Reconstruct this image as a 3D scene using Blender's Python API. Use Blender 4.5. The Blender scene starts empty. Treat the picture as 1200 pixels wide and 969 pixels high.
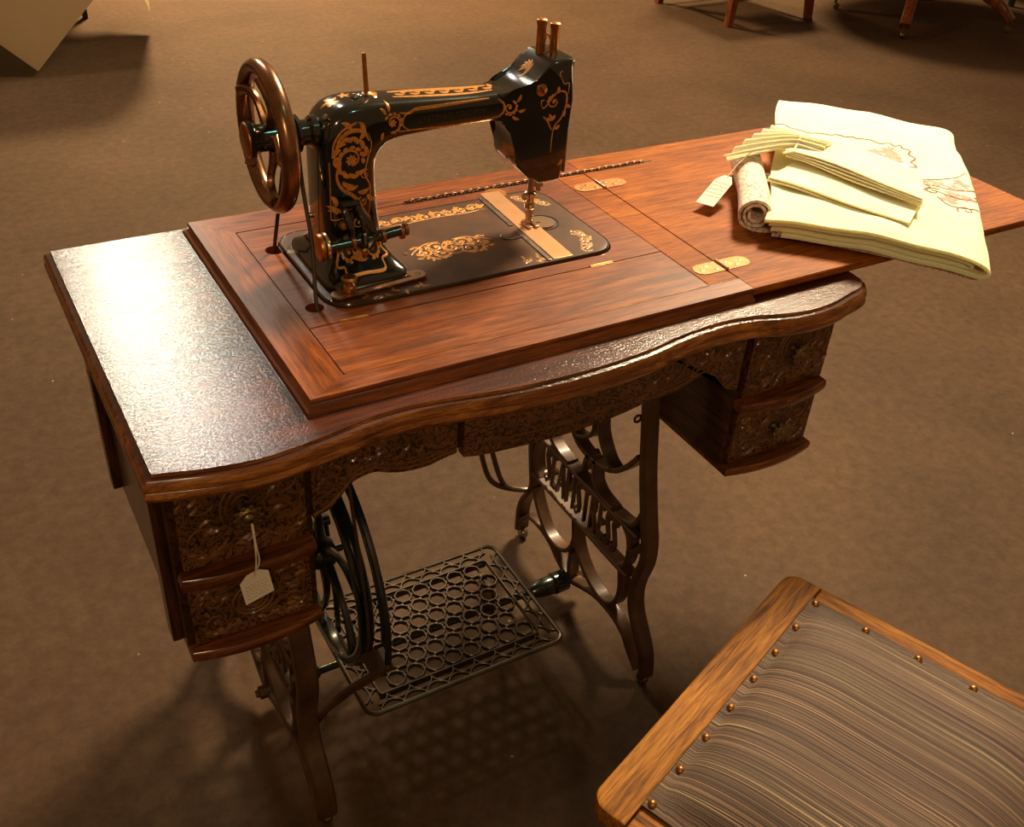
import bpy, bmesh, math, random
from mathutils import Vector, Matrix
from mathutils.bvhtree import BVHTree
PI = math.pi
S = bpy.context.scene
COL = S.collection
random.seed(7)

# ------------------------------------------------------------------ camera
cam_d = bpy.data.cameras.new('camera'); cam = bpy.data.objects.new('camera', cam_d); COL.objects.link(cam)
cam_d.sensor_width = 36; cam_d.sensor_fit = 'HORIZONTAL'; cam_d.lens = 36*1204.8/1200; cam_d.clip_start = .05
CR = Vector((0.86737379, -0.49422335, 0.05836083)); CU = Vector((0.24567327, 0.52721835, 0.81344051)); CF = Vector((0.43279019, 0.69121928, -0.57871284))
cam.matrix_world = Matrix(((CR.x, CU.x, -CF.x, -0.28448), (CR.y, CU.y, -CF.y, -1.31192), (CR.z, CU.z, -CF.z, 1.39458), (0, 0, 0, 1)))
S.camera = cam

# ------------------------------------------------------------------ world, lamps, exposure
w = bpy.data.worlds.new('hall_light'); S.world = w; w.use_nodes = True
w.node_tree.nodes['Background'].inputs[0].default_value = (1.0, .50, .20, 1)
w.node_tree.nodes['Background'].inputs[1].default_value = .20
def area(name, loc, target, size, power, col, spread=PI, shape='DISK'):
    d = bpy.data.lights.new(name, 'AREA'); d.shape = shape; d.size = size; d.energy = power; d.color = col; d.spread = spread
    o = bpy.data.objects.new(name, d); COL.objects.link(o); o.location = loc
    o.rotation_euler = (Vector(target)-Vector(loc)).to_track_quat('-Z', 'Y').to_euler(); return o
area('ceiling_lamp_key', (2.85, 1.25, 3.5), (1.1, .1, .7), .9, 180, (1, .80, .52), 2.2)
area('ceiling_lamp_rear', (.44, 3.50, 2.8), (.3, .2, .3), .34, 40, (1, .90, .66))
area('ceiling_lamp_near', (.40, 2.06, 2.8), (.3, .2, .3), .20, 10, (1, .93, .88))
area('fill_far_floor', (2.0, 6.4, 3.6), (1.5, 4.9, 0), .8, 240, (1, .68, .34), 1.45)  # added fill that brightens the far floor, no lamp known there
area('fill_right_floor', (4.7, 4.4, 3.6), (4.5, 3.7, 0), .8, 70, (1, .72, .40), 1.35)  # added fill to lift the dark floor at the far right
area('fill_front', (-1.2, -3.4, 3.0), (.2, -.4, .6), .4, 22, (1, .74, .42))  # added frontal fill for the drawer fronts, not a known lamp
area('ceiling_lamp_green', (.75, -1.35, 2.9), (.3, -.3, .7), .14, 2.2, (.35, 1, .75))
S.view_settings.view_transform = 'Standard'; S.view_settings.look = 'None'; S.view_settings.gamma = 1; S.view_settings.exposure = 0.0

# ------------------------------------------------------------------ materials
def nn(nt, t, **kw):
    n = nt.nodes.new(t)
    for k, v in kw.items(): setattr(n, k, v)
    return n
def ramp(nt, stops, interp='LINEAR'):
    r = nn(nt, 'ShaderNodeValToRGB'); r.color_ramp.interpolation = interp
    e = r.color_ramp.elements
    while len(e) < len(stops): e.new(.5)
    for i, (p, c) in enumerate(stops): e[i].position = p; e[i].color = (*c, 1) if len(c) == 3 else c
    return r
def base(name, col, rough=.5, metal=0, coat=0, coat_rough=.1, spec=.5):
    m = bpy.data.materials.new(name); m.use_nodes = True; nt = m.node_tree; b = nt.nodes['Principled BSDF']
    b.inputs['Base Color'].default_value = (*col, 1); b.inputs['Roughness'].default_value = rough; b.inputs['Metallic'].default_value = metal
    b.inputs['Coat Weight'].default_value = coat; b.inputs['Coat Roughness'].default_value = coat_rough; b.inputs['Specular IOR Level'].default_value = spec
    return m, nt, b
def coords(nt, scale=(1, 1, 1), rot=(0, 0, 0)):
    tc = nn(nt, 'ShaderNodeTexCoord'); mp = nn(nt, 'ShaderNodeMapping'); mp.inputs['Scale'].default_value = scale; mp.inputs['Rotation'].default_value = rot
    nt.links.new(tc.outputs['Object'], mp.inputs['Vector']); return mp.outputs[0]
def noise(nt, vec, scale, detail=4, rough=.55, dist=0):
    n = nn(nt, 'ShaderNodeTexNoise'); n.inputs['Scale'].default_value = scale; n.inputs['Detail'].default_value = detail
    n.inputs['Roughness'].default_value = rough; n.inputs['Distortion'].default_value = dist
    if vec is not None: nt.links.new(vec, n.inputs['Vector'])
    return n.outputs['Fac']
def bump(nt, b, h, strength, dist=.001, slot='Normal'):
    bp = nn(nt, 'ShaderNodeBump'); bp.inputs['Strength'].default_value = strength; bp.inputs['Distance'].default_value = dist
    nt.links.new(h, bp.inputs['Height']); nt.links.new(bp.outputs[0], b.inputs[slot]); return bp
def mixc(nt, a, b_, fac, mode='MIX'):
    m = nn(nt, 'ShaderNodeMix', data_type='RGBA', blend_type=mode)
    for s, v in ((m.inputs[0], fac), (m.inputs[6], a), (m.inputs[7], b_)):
        if isinstance(v, (int, float)): s.default_value = v
        elif isinstance(v, tuple): s.default_value = (*v, 1)
        else: nt.links.new(v, s)
    return m.outputs[2]
def plain(name, col, rough=.5, metal=0, coat=0, var=.25, vs=60, bs=0, coat_rough=.1, spec=.5):
    m, nt, b = base(name, col, rough, metal, coat, coat_rough, spec); v = coords(nt)
    n = noise(nt, v, vs, 5, .6)
    r = ramp(nt, [(.3, tuple(c*(1-var) for c in col)), (.7, tuple(min(1, c*(1+var)) for c in col))])
    nt.links.new(n, r.inputs[0]); nt.links.new(r.outputs[0], b.inputs['Base Color'])
    if bs: bump(nt, b, noise(nt, v, vs*4, 3), bs)
    return m
def wood(name, dark, mid, light, axis='X', rough=.32, coat=.5, bs=.25, sc=1.0, crackle=0, coat_rough=.14, spec=.22):
    m, nt, b = base(name, mid, rough, 0, coat, coat_rough, spec)
    st = {'X': (2.2, 26, 26), 'Y': (26, 2.2, 26), 'Z': (26, 26, 2.2)}[axis]
    v = coords(nt, tuple(s*sc for s in st))
    n1 = noise(nt, v, 2.6, 5, .6, 1.3)
    fst = {'X': (14, 260, 260), 'Y': (260, 14, 260), 'Z': (260, 260, 14)}[axis]
    v2 = coords(nt, fst); n2 = noise(nt, v2, 2.2, 3, .6)
    r1 = ramp(nt, [(.3, dark), (.5, mid), (.72, light)]); nt.links.new(n1, r1.inputs[0])
    r2 = ramp(nt, [(.38, (.45, .42, .4)), (.56, (1, 1, 1))]); nt.links.new(n2, r2.inputs[0])
    c = mixc(nt, r1.outputs[0], r2.outputs[0], .75, 'MULTIPLY')
    n3 = noise(nt, coords(nt), 7, 3); r3 = ramp(nt, [(.35, (.62, .58, .56)), (.65, (1.1, 1.1, 1.1))]); nt.links.new(n3, r3.inputs[0])
    c = mixc(nt, c, r3.outputs[0], .6, 'MULTIPLY')
    nt.links.new(c, b.inputs['Base Color'])
    bp = bump(nt, b, n2, bs, .0006)
    if crackle:
        cv = coords(nt, {'X': (250, 390, 390), 'Y': (330, 110, 330), 'Z': (330, 330, 110)}[axis]); n4 = noise(nt, cv, 1.0, 3, .65, .4)
        b2 = nn(nt, 'ShaderNodeBump'); b2.inputs['Strength'].default_value = crackle; b2.inputs['Distance'].default_value = .0011
        nt.links.new(n4, b2.inputs['Height']); nt.links.new(bp.outputs[0], b2.inputs['Normal'])
        nt.links.new(b2.outputs[0], b.inputs['Normal']); nt.links.new(b2.outputs[0], b.inputs['Coat Normal'])
    return m
M = {}
OAK = ((.11, .021, .003), (.24, .055, .006), (.38, .100, .012))
M['oak_x'] = wood('red_oak_along', *OAK, 'X', rough=.42, coat=.5, coat_rough=.22)
M['oak_y'] = wood('red_oak_across', *OAK, 'Y', rough=.42, coat=.5, coat_rough=.22)
M['oak_leaf_lit'] = wood('red_oak_leaf_lit', (.22, .052, .006), (.34, .090, .009), (.45, .130, .014), 'X', rough=.5, coat=.06, spec=.1)  # lighter, more orange than the other oak: light on the right painted in
M['oak_wing'] = wood('varnished_oak_wing', (.035, .008, .004), (.085, .017, .006), (.16, .036, .010), 'X', rough=.5, coat=1, crackle=.31, coat_rough=.085, spec=.1)
M['oak_edge'] = wood('oak_moulding', (.10, .026, .006), (.32, .10, .020), (.60, .24, .050), 'X', rough=.3, coat=.6, bs=.4)
M['oak_dark'] = wood('dark_oak', (.02, .008, .004), (.06, .022, .009), (.12, .045, .016), 'Y', rough=.35, coat=.4)
M['oak_dark_z'] = wood('dark_oak_upright', (.02, .008, .004), (.07, .024, .010), (.13, .046, .016), 'Z', rough=.35, coat=.4)
M['oak_rail'] = wood('oak_drawer_rail', (.05, .013, .005), (.15, .042, .011), (.34, .10, .024), 'X', rough=.3, coat=.6)
def carved():
    m, nt, b = base('embossed_oak_front', (.1, .045, .018), .38, 0, .35, .2)
    v = coords(nt, (1, 1, 1)); n0 = noise(nt, v, 26, 3)
    vo = nn(nt, 'ShaderNodeTexWave', wave_type='RINGS'); vo.inputs['Scale'].default_value = 16; vo.inputs['Distortion'].default_value = 16; vo.inputs['Detail'].default_value = 2; vo.inputs['Detail Scale'].default_value = 4.5
    off = nn(nt, 'ShaderNodeVectorMath', operation='ADD'); nt.links.new(v, off.inputs[0])
    nz = nn(nt, 'ShaderNodeTexNoise'); nz.inputs['Scale'].default_value = 30; nt.links.new(v, nz.inputs['Vector'])
    sc = nn(nt, 'ShaderNodeVectorMath', operation='SCALE'); sc.inputs['Scale'].default_value = .022; nt.links.new(nz.outputs['Color'], sc.inputs[0])
    nt.links.new(sc.outputs[0], off.inputs[1]); nt.links.new(off.outputs[0], vo.inputs['Vector'])
    r = ramp(nt, [(.0, (.016, .007, .003)), (.2, (.075, .030, .010)), (.6, (.14, .058, .017))]); nt.links.new(vo.outputs['Fac'], r.inputs[0])
    r0 = ramp(nt, [(.35, (.6, .55, .5)), (.65, (1.25, 1.2, 1.1))]); nt.links.new(n0, r0.inputs[0])
    nt.links.new(mixc(nt, r.outputs[0], r0.outputs[0], .9, 'MULTIPLY'), b.inputs['Base Color'])
    rh = ramp(nt, [(0, (0, 0, 0)), (.6, (1, 1, 1))]); nt.links.new(vo.outputs['Fac'], rh.inputs[0])
    bump(nt, b, rh.outputs[0], .5, .0012); return m
M['carved'] = carved()
M['carving'] = plain('raised_carving', (.17, .070, .021), .34, 0, .5, .4, 70, .2)
M['iron'] = plain('bronzed_cast_iron', (.080, .036, .015), .46, .2, .2, .45, 22, .25, .16)
M['iron_wheel'] = plain('black_green_cast_iron', (.018, .022, .016), .25, .4, .6, .4, 22, .15)
M['pedal'] = plain('worn_iron_pedal', (.12, .09, .062), .36, .85, .1, .45, 18, .25)
M['japan'] = plain('black_japanned_metal', (.006, .009, .007), .16, 0, 1, .4, 30, .03, .05)
M['bed_sheen'] = plain('black_bed_brown_reflection', (.075, .026, .006), .45, 0, .15, .5, 14, .04, .24, .25)  # brown reflection of the room put into the black bed's colour
M['gold'] = plain('gold_leaf', (.62, .25, .04), .4, .3, .3, .35, 260)
M['gold_dim'] = plain('rubbed_gold_leaf', (.34, .15, .035), .4, .3, .3, .6, 260)
M['letter'] = plain('faded_lettering', (.06, .04, .024), .4, .2, 0, .3, 200)
M['nickel'] = plain('warm_nickel', (.72, .52, .36), .24, 1, 0, .12, 40, .05)
M['plate'] = plain('pale_copper_slide', (.85, .46, .23), .3, .75, 0, .1, 30, .04)
M['steel'] = plain('dull_steel', (.32, .27, .22), .3, 1, 0, .3, 60, .08)
M['brass'] = plain('brass', (.46, .20, .055), .36, .95, 0, .3, 90, .08)
M['hinge'] = plain('coppery_hinge_plate', (.34, .12, .025), .5, .55, 0, .35, 90, .1)
M['dbrass'] = plain('dark_antique_brass', (.24, .17, .08), .36, .9, 0, .5, 160, .2)
M['rim'] = plain('rubbed_bronze_rim', (.26, .125, .055), .27, .9, .3, .45, 28, .12)
M['leather'] = plain('leather_belt', (.045, .022, .012), .55, 0, 0, .3, 90, .3)
M['chain'] = plain('blackened_chain', (.10, .06, .035), .4, .8, 0, .3, 200, .1)
M['void'] = plain('slot_shade_and_black', (.008, .005, .004), .8)  # near-black painted for the shade inside slots, also on the underbody
M['paper'] = plain('tag_card', (.80, .72, .58), .7, 0, 0, .05, 30)
M['ink'] = plain('ink', (.14, .12, .13), .7)
M['string'] = plain('cotton_string', (.75, .62, .45), .8)
M['thread'] = plain('mauve_embroidery_thread', (.30, .14, .115), .7, 0, 0, .2, 120)
M['thread_pale'] = plain('pale_pink_thread', (.58, .30, .23), .8, 0, 0, .2, 120)
def cloth_mat(name, a, b_, sc=9, bs=.25, weave=900):
    m, nt, b = base(name, a, .85, 0, 0); b.inputs['Sheen Weight'].default_value = .15; b.inputs['Subsurface Weight'].default_value = .6; b.inputs['Subsurface Radius'].default_value = (1, .8, .45); b.inputs['Subsurface Scale'].default_value = .012
    v = coords(nt); r = ramp(nt, [(.3, b_), (.7, a)]); nt.links.new(noise(nt, v, sc, 3), r.inputs[0]); nt.links.new(r.outputs[0], b.inputs['Base Color'])
    n1 = noise(nt, v, 55, 4); bump(nt, b, n1, bs, .002); return m
M['cream'] = cloth_mat('cream_cotton', (.96, .91, .55), (.94, .88, .50))
M['napkin'] = cloth_mat('yellow_cream_cotton', (.98, .92, .60), (.98, .83, .44), 16)
M['drape'] = cloth_mat('drape_cream', (.50, .29, .11), (.45, .25, .09), 3)
def lace():
    m, nt, b = base('pink_patterned_cloth', (.7, .6, .5), .85); v = coords(nt)
    vo = nn(nt, 'ShaderNodeTexVoronoi', feature='DISTANCE_TO_EDGE'); vo.inputs['Scale'].default_value = 85; nt.links.new(v, vo.inputs['Vector'])
    r = ramp(nt, [(0, (.50, .27, .24)), (.03, (.60, .38, .33)), (.07, (.84, .70, .56)), (.5, (.90, .80, .66))]); nt.links.new(vo.outputs['Distance'], r.inputs[0])
    nt.links.new(r.outputs[0], b.inputs['Base Color']); bump(nt, b, noise(nt, v, 70, 3), .5, .002); return m
M['lace'] = lace()
def striped():
    m, nt, b = base('striped_upholstery', (.1, .07, .05), .8)
    v = coords(nt, (150, .25, .25)); n = noise(nt, v, 1.35, 2, .8)
    r = ramp(nt, [(.0, (.03, .016, .014)), (.36, (.055, .028, .024)), (.385, (.36, .25, .16)), (.40, (.03, .018, .016)), (.475, (.05, .028, .022)), (.488, (.46, .34, .23)), (.50, (.03, .018, .016)), (.56, (.075, .052, .034)), (.57, (.42, .30, .20)), (.58, (.035, .022, .018)), (.65, (.08, .05, .04))], 'LINEAR')
    nt.links.new(n, r.inputs[0])
    v2 = coords(nt, (22, .1, .1)); r2 = ramp(nt, [(.35, (.95, .66, .58)), (.65, (1.3, 1.2, .9))]); nt.links.new(noise(nt, v2, 1, 1), r2.inputs[0])
    nt.links.new(mixc(nt, r.outputs[0], r2.outputs[0], .8, 'MULTIPLY'), b.inputs['Base Color'])
    bump(nt, b, noise(nt, v, 3, 2), .4, .0008); return m
M['stripes'] = striped()
M['stool_x'] = wood('golden_oak_long', (.12, .038, .005), (.36, .135, .016), (.56, .24, .032), 'X', rough=.6, coat=0, bs=.6, sc=1.3, spec=.12)
M['stool_y'] = wood('golden_oak_cross', (.11, .034, .005), (.33, .120, .015), (.52, .21, .030), 'Y', rough=.6, coat=0, bs=.6, sc=1.3, spec=.12)
M['bgwood'] = wood('mahogany', (.10, .022, .008), (.24, .06, .018), (.36, .11, .03), 'Z', rough=.35, coat=.4)
M['black'] = plain('black_paint', (.01, .009, .008), .5)
def floor_mat():
    m, nt, b = base('worn_brown_floor', (.3, .2, .12), .75, spec=.12); v = coords(nt)
    n1 = noise(nt, v, 1.3, 5, .6); r1 = ramp(nt, [(.32, (.056, .0315, .0165)), (.68, (.088, .049, .026))]); nt.links.new(n1, r1.inputs[0])
    n2 = noise(nt, v, 34, 7, .75); r2 = ramp(nt, [(.3, (.62, .60, .58)), (.7, (1.28, 1.28, 1.28))]); nt.links.new(n2, r2.inputs[0])
    c = mixc(nt, r1.outputs[0], r2.outputs[0], .8, 'MULTIPLY')
    vst = coords(nt, (3, 9, 1), (0, 0, .5)); n3 = noise(nt, vst, 1.8, 4, .6); r3 = ramp(nt, [(.24, (.5, .47, .45)), (.33, (1, 1, 1))]); nt.links.new(n3, r3.inputs[0])
    c = mixc(nt, c, r3.outputs[0], .5, 'MULTIPLY')
    vo = nn(nt, 'ShaderNodeTexVoronoi'); vo.inputs['Scale'].default_value = 10; vo.inputs['Randomness'].default_value = 1; nt.links.new(v, vo.inputs['Vector'])
    rs = ramp(nt, [(.020, (1, 1, 1)), (.032, (0, 0, 0))]); nt.links.new(vo.outputs['Distance'], rs.inputs[0])
    c = mixc(nt, c, (.30, .22, .14), rs.outputs[0])
    vo2 = nn(nt, 'ShaderNodeTexVoronoi'); vo2.inputs['Scale'].default_value = 4.3; nt.links.new(v, vo2.inputs['Vector'])
    rs2 = ramp(nt, [(.018, (1, 1, 1)), (.034, (0, 0, 0))]); nt.links.new(vo2.outputs['Distance'], rs2.inputs[0])
    c = mixc(nt, c, (.07, .045, .028), rs2.outputs[0])
    nt.links.new(c, b.inputs['Base Color']); bump(nt, b, noise(nt, v, 90, 4), .25, .002); return m
M['floor'] = floor_mat()

# ------------------------------------------------------------------ object helpers
def world_org(p):
    v = Vector((0, 0, 0))
    while p is not None: v += p.location; p = p.parent
    return v
def thing(name, loc, label, cat, group=None, rotz=0):
    o = bpy.data.objects.new(name, None); COL.objects.link(o); o.location = loc; o.rotation_euler = (0, 0, rotz); o.empty_display_size = .05
    o['label'] = label; o['category'] = cat
    if group: o['group'] = group
    return o
def obj(name, bm, mat, parent=None, label=None, smooth=True, bev=0, local=False, angle=40, wn=False):
    """mesh is given in world coordinates unless local; linked as one object"""
    me = bpy.data.meshes.new(name)
    if parent is not None and not local: bmesh.ops.translate(bm, verts=bm.verts, vec=-world_org(parent))
    bmesh.ops.recalc_face_normals(bm, faces=bm.faces)
    if bev:
        es = [e for e in bm.edges if len(e.link_faces) == 2 and e.calc_face_angle(0) > .6]
        if es: bmesh.ops.bevel(bm, geom=es, offset=bev, segments=2, profile=.5, affect='EDGES', clamp_overlap=True)
    if smooth:
        for f in bm.faces: f.smooth = True
        for e in bm.edges:
            if len(e.link_faces) == 2 and e.calc_face_angle(0) > math.radians(angle): e.smooth = False
    bm.to_mesh(me); bm.free()
    me.materials.append(M[mat] if isinstance(mat, str) else mat)
    o = bpy.data.objects.new(name, me); COL.objects.link(o)
    if parent is not None: o.parent = parent
    if label: o['label'] = label
    if smooth and (bev or wn): m_ = o.modifiers.new('weighted_normal', 'WEIGHTED_NORMAL'); m_.keep_sharp = True; m_.weight = 90
    return o
def tag(o, label, cat, group=None):
    o['label'] = label; o['category'] = cat
    if group: o['group'] = group
    return o
def top_obj(name, bm, mat, loc, label, cat, group=None, **k):
    bmesh.ops.translate(bm, verts=bm.verts, vec=-Vector(loc)); o = obj(name, bm, mat, None, **k); o.location = loc
    return tag(o, label, cat, group)
NB = bmesh.new
def box(bm, x0, x1, y0, y1, z0, z1, rot=0, piv=None):
    vs = [bm.verts.new((x, y, z)) for z in (z0, z1) for y in (y0, y1) for x in (x0, x1)]
    for f in ((0, 2, 3, 1), (4, 5, 7, 6), (0, 1, 5, 4), (2, 6, 7, 3), (0, 4, 6, 2), (1, 3, 7, 5)): bm.faces.new([vs[i] for i in f])
    if rot: bmesh.ops.rotate(bm, verts=vs, cent=piv, matrix=Matrix.Rotation(rot, 3, 'Z'))
    return vs
def B(*a): bm = NB(); box(bm, *a); return bm
def loft(bm, rings, closed=True, cap=True):
    R = [[bm.verts.new(p) for p in r] for r in rings]
    n = len(R[0])
    for a, b in zip(R[:-1], R[1:]):
        for i in range(n if closed else n-1):
            j = (i+1) % n
            bm.faces.new((a[i], a[j], b[j], b[i]))
    if cap and closed:
        bm.faces.new(list(reversed(R[0]))); bm.faces.new(R[-1])
    return R
def frames(pts, up=None):
    pts = [Vector(p) for p in pts]; out = []
    prev = None
    for i, p in enumerate(pts):
        t = (pts[min(i+1, len(pts)-1)] - pts[max(i-1, 0)]).normalized()
        if up is not None: n = Vector(up).cross(t).normalized(); b = t.cross(n)
        else:
            if prev is None: prev = t.orthogonal().normalized()
            n = (prev - t*prev.dot(t)).normalized(); prev = n; b = t.cross(n)
        out.append((p, t, n, b))
    return out
def tube(bm, pts, r, seg=10, closed=False, cap=True):
    pts = [Vector(p) for p in pts]
    if closed:
        n = len(pts); fr = []
        c = sum(pts, Vector())/n; ax = (pts[0]-c).cross(pts[n//4]-c).normalized()
        for i, p in enumerate(pts):
            t = (pts[(i+1) % n]-pts[i-1]).normalized(); nn_ = ax.cross(t).normalized(); fr.append((p, t, nn_, ax))
    else: fr = frames(pts)
    rr = r if isinstance(r, (list, tuple)) else [r]*len(pts)
    rings = [[p + (n_*math.cos(2*PI*k/seg) + b*math.sin(2*PI*k/seg))*q for k in range(seg)] for (p, t, n_, b), q in zip(fr, rr)]
    R = [[bm.verts.new(v) for v in ring] for ring in rings]
    m = len(R)
    for i in range(m if closed else m-1):
        a, b2 = R[i], R[(i+1) % m]
        for k in range(seg): bm.faces.new((a[k], a[(k+1) % seg], b2[(k+1) % seg], b2[k]))
    if cap and not closed: bm.faces.new(list(reversed(R[0]))); bm.faces.new(R[-1])
def lathe(bm, prof, org, axis=(0, 0, 1), seg=24):
    """prof: list of (radius, height along axis)"""
    ax = Vector(axis).normalized(); n = ax.orthogonal().normalized(); b = ax.cross(n); o = Vector(org)
    rings = []
    for r, h in prof: rings.append([o + ax*h + (n*math.cos(2*PI*k/seg)+b*math.sin(2*PI*k/seg))*max(r, 1e-5) for k in range(seg)])
    loft(bm, rings)
def catmull(pts, k=6, closed=False):
    P = [Vector(p) if len(p) == 3 else Vector((p[0], p[1], 0)) for p in pts]; n = len(P); out = []
    rng = range(n if closed else n-1)
    for i in rng:
        p0 = P[i-1] if (closed or i > 0) else P[0]*2-P[1]; p1 = P[i % n]; p2 = P[(i+1) % n]; p3 = P[(i+2) % n] if (closed or i+2 < n) else P[-1]*2-P[-2]
        for j in range(k):
            t = j/k; out.append(.5*((2*p1)+(p2-p0)*t+(2*p0-5*p1+4*p2-p3)*t*t+(3*p1-p0-3*p2+p3)*t**3))
    if not closed: out.append(P[-1].copy())
    return out
def plate(bm, outer, holes, z0, z1):
    """flat slab with real holes; loops of (x,y)"""
    es = []
    for lp in [outer]+holes:
        vs = [bm.verts.new((p[0], p[1], z1)) for p in lp]
        for i in range(len(vs)): es.append(bm.edges.new((vs[i], vs[(i+1) % len(vs)])))
    r = bmesh.ops.triangle_fill(bm, use_beauty=True, use_dissolve=False, edges=es)
    fs = [g for g in r['geom'] if isinstance(g, bmesh.types.BMFace)]
    e = bmesh.ops.extrude_face_region(bm, geom=fs)
    bmesh.ops.translate(bm, verts=[g for g in e['geom'] if isinstance(g, bmesh.types.BMVert)], vec=(0, 0, z0-z1))
def rrect(x0, x1, y0, y1, r, seg=5):
    out = []
    for cx, cy, a in ((x1-r, y1-r, 0), (x0+r, y1-r, PI/2), (x0+r, y0+r, PI), (x1-r, y0+r, 1.5*PI)):
        for k in range(seg+1): out.append((cx+r*math.cos(a+PI/2*k/seg), cy+r*math.sin(a+PI/2*k/seg)))
    return out
def circ(cx, cy, r, n=20): return [(cx+r*math.cos(2*PI*k/n), cy+r*math.sin(2*PI*k/n)) for k in range(n)]
def offset_loop(lp, d):
    n = len(lp); out = []
    for i in range(n):
        a, p, b = Vector(lp[i-1][:2]), Vector(lp[i][:2]), Vector(lp[(i+1) % n][:2])
        e1 = (p-a).normalized(); e2 = (b-p).normalized(); n1 = Vector((e1.y, -e1.x)); n2 = Vector((e2.y, -e2.x))
        m = (n1+n2); m = m/max(.35, m.length_squared/2)
        out.append((p.x+m.x*d, p.y+m.y*d))
    return out
def moulded(bm, loop, prof, holes=[]):
    """loop CCW (x,y); prof list (outward offset, z) top to bottom; capped top and bottom"""
    rings = [[bm.verts.new((p[0], p[1], z)) for p in offset_loop(loop, d)] for d, z in prof]
    n = len(loop)
    for a, b in zip(rings[:-1], rings[1:]):
        for i in range(n): bm.faces.new((a[i], a[(i+1) % n], b[(i+1) % n], b[i]))
    hr = []
    for h in holes:
        t = [bm.verts.new((p[0], p[1], prof[0][1])) for p in h]; u = [bm.verts.new((p[0], p[1], prof[-1][1])) for p in h]; hr.append((t, u))
        for i in range(len(h)): bm.faces.new((t[i], t[(i+1) % len(h)], u[(i+1) % len(h)], u[i]))
    for k, ring in ((0, rings[0]), (1, rings[-1])):
        es = []
        for lp in [ring]+[h[k] for h in hr]:
            for i in range(len(lp)):
                a, b = lp[i], lp[(i+1) % len(lp)]
                es.append(bm.edges.get((a, b)) or bm.edges.new((a, b)))
        bmesh.ops.triangle_fill(bm, use_beauty=True, use_dissolve=False, edges=es)

# --- ribbons: flowing ornament laid on a surface
def spiral(cx, cy, r, a0, turns, d=1, w=.0016, n=26):
    pts = []; ws = []
    for i in range(n+1):
        t = i/n; rr = r*(1-t)**.85+r*.08; a = a0+d*2*PI*turns*t
        pts.append((cx+rr*math.cos(a), cy+rr*math.sin(a))); ws.append(w*(1-.55*t))
    return [(pts, ws)]
def leaf(x, y, a, ln, wd, curl=.5, n=6):
    pts = []; ws = []
    for i in range(n+1):
        t = i/n; pts.append((x+ln*t*math.cos(a+curl*t), y+ln*t*math.sin(a+curl*t))); ws.append(1.35*wd*(math.sin(PI*(.08+.9*t))**.8))
    return [(pts, ws)]
def acanthus(cx, cy, r, a0, d=1, w=.0016, leaves=5, turns=1.3):
    out = spiral(cx, cy, r, a0, turns, d, w)
    for k in range(leaves):
        a = a0+d*(.25+k*.55); out += leaf(cx+r*.88*math.cos(a), cy+r*.88*math.sin(a), a+d*.5, r*.5, w*1.3, d*.9)
    out += rosette(cx, cy, r*.27, w*.7)
    return out
def rosette(cx, cy, r, w, n=6):
    o = []
    for k in range(n): o += leaf(cx, cy, 2*PI*k/n, r, w*1.2, .2, 3)
    return o
def stroke(pts, w, k=5, taper=True):
    c = [(p.x, p.y) for p in catmull(pts, k)]; n = len(c)-1
    return [(c, [w*(.35+.65*math.sin(PI*i/n)) if taper else w for i in range(n+1)])]
def ribbons(bm, curves, mapper, h0=.0002, h1=.0006):
    for pts, ws in curves:
        rows = []
        n = len(pts)
        for i, (u, v) in enumerate(pts):
            a, b = pts[max(i-1, 0)], pts[min(i+1, n-1)]; t = Vector((b[0]-a[0], b[1]-a[1]))
            if t.length < 1e-9: continue
            t.normalize(); q = Vector((-t.y, t.x))*ws[i]*.5
            m = [mapper(u+q.x*s, v+q.y*s) for s in (-1, 0, 1)]
            if any(x is None for x in m): rows.append(None); continue
            rows.append([bm.verts.new(P+N*h) for (P, N), h in zip(m, (h0, h1, h0))])
        for a, b in zip(rows[:-1], rows[1:]):
            if a and b:
                for k in (0, 1): bm.faces.new((a[k], a[k+1], b[k+1], b[k]))
def mir(curves, cx): return [([(2*cx-p[0], p[1]) for p in pts], ws) for pts, ws in curves]
def text_mesh(bm, s, mat4, size=1.0, ext=.05, sx=1.0, space=1.0, offset=0):
    c = bpy.data.curves.new('t', 'FONT'); c.body = s; c.size = size; c.extrude = ext; c.align_x = 'CENTER'; c.align_y = 'CENTER'; c.resolution_u = 2; c.space_character = space; c.offset = offset
    o = bpy.data.objects.new('t', c); COL.objects.link(o); dg = bpy.context.evaluated_depsgraph_get(); me = bpy.data.meshes.new_from_object(o.evaluated_get(dg))
    me.transform(mat4 @ Matrix.Diagonal((sx, 1, 1, 1))); bm.from_mesh(me)
    bpy.data.objects.remove(o); bpy.data.curves.remove(c); bpy.data.meshes.remove(me)
def dup(root, loc, name=None):
    r = root.copy(); COL.objects.link(r); r.location = loc
    for ch in root.children:
        c = ch.copy(); COL.objects.link(c); c.parent = r
        for g in ch.children: d = g.copy(); COL.objects.link(d); d.parent = c
    return r

# ------------------------------------------------------------------ floor
bm = NB(); n = 12
vs = [[bm.verts.new((-8+18*i/n, -6+18*j/n, 0)) for i in range(n+1)] for j in range(n+1)]
for j in range(n):
    for i in range(n): bm.faces.new((vs[j][i], vs[j][i+1], vs[j+1][i+1], vs[j+1][i]))
fl = obj('floor', bm, 'floor'); fl['kind'] = 'structure'; fl['label'] = 'worn brown concrete floor with specks and scuffs'

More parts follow.
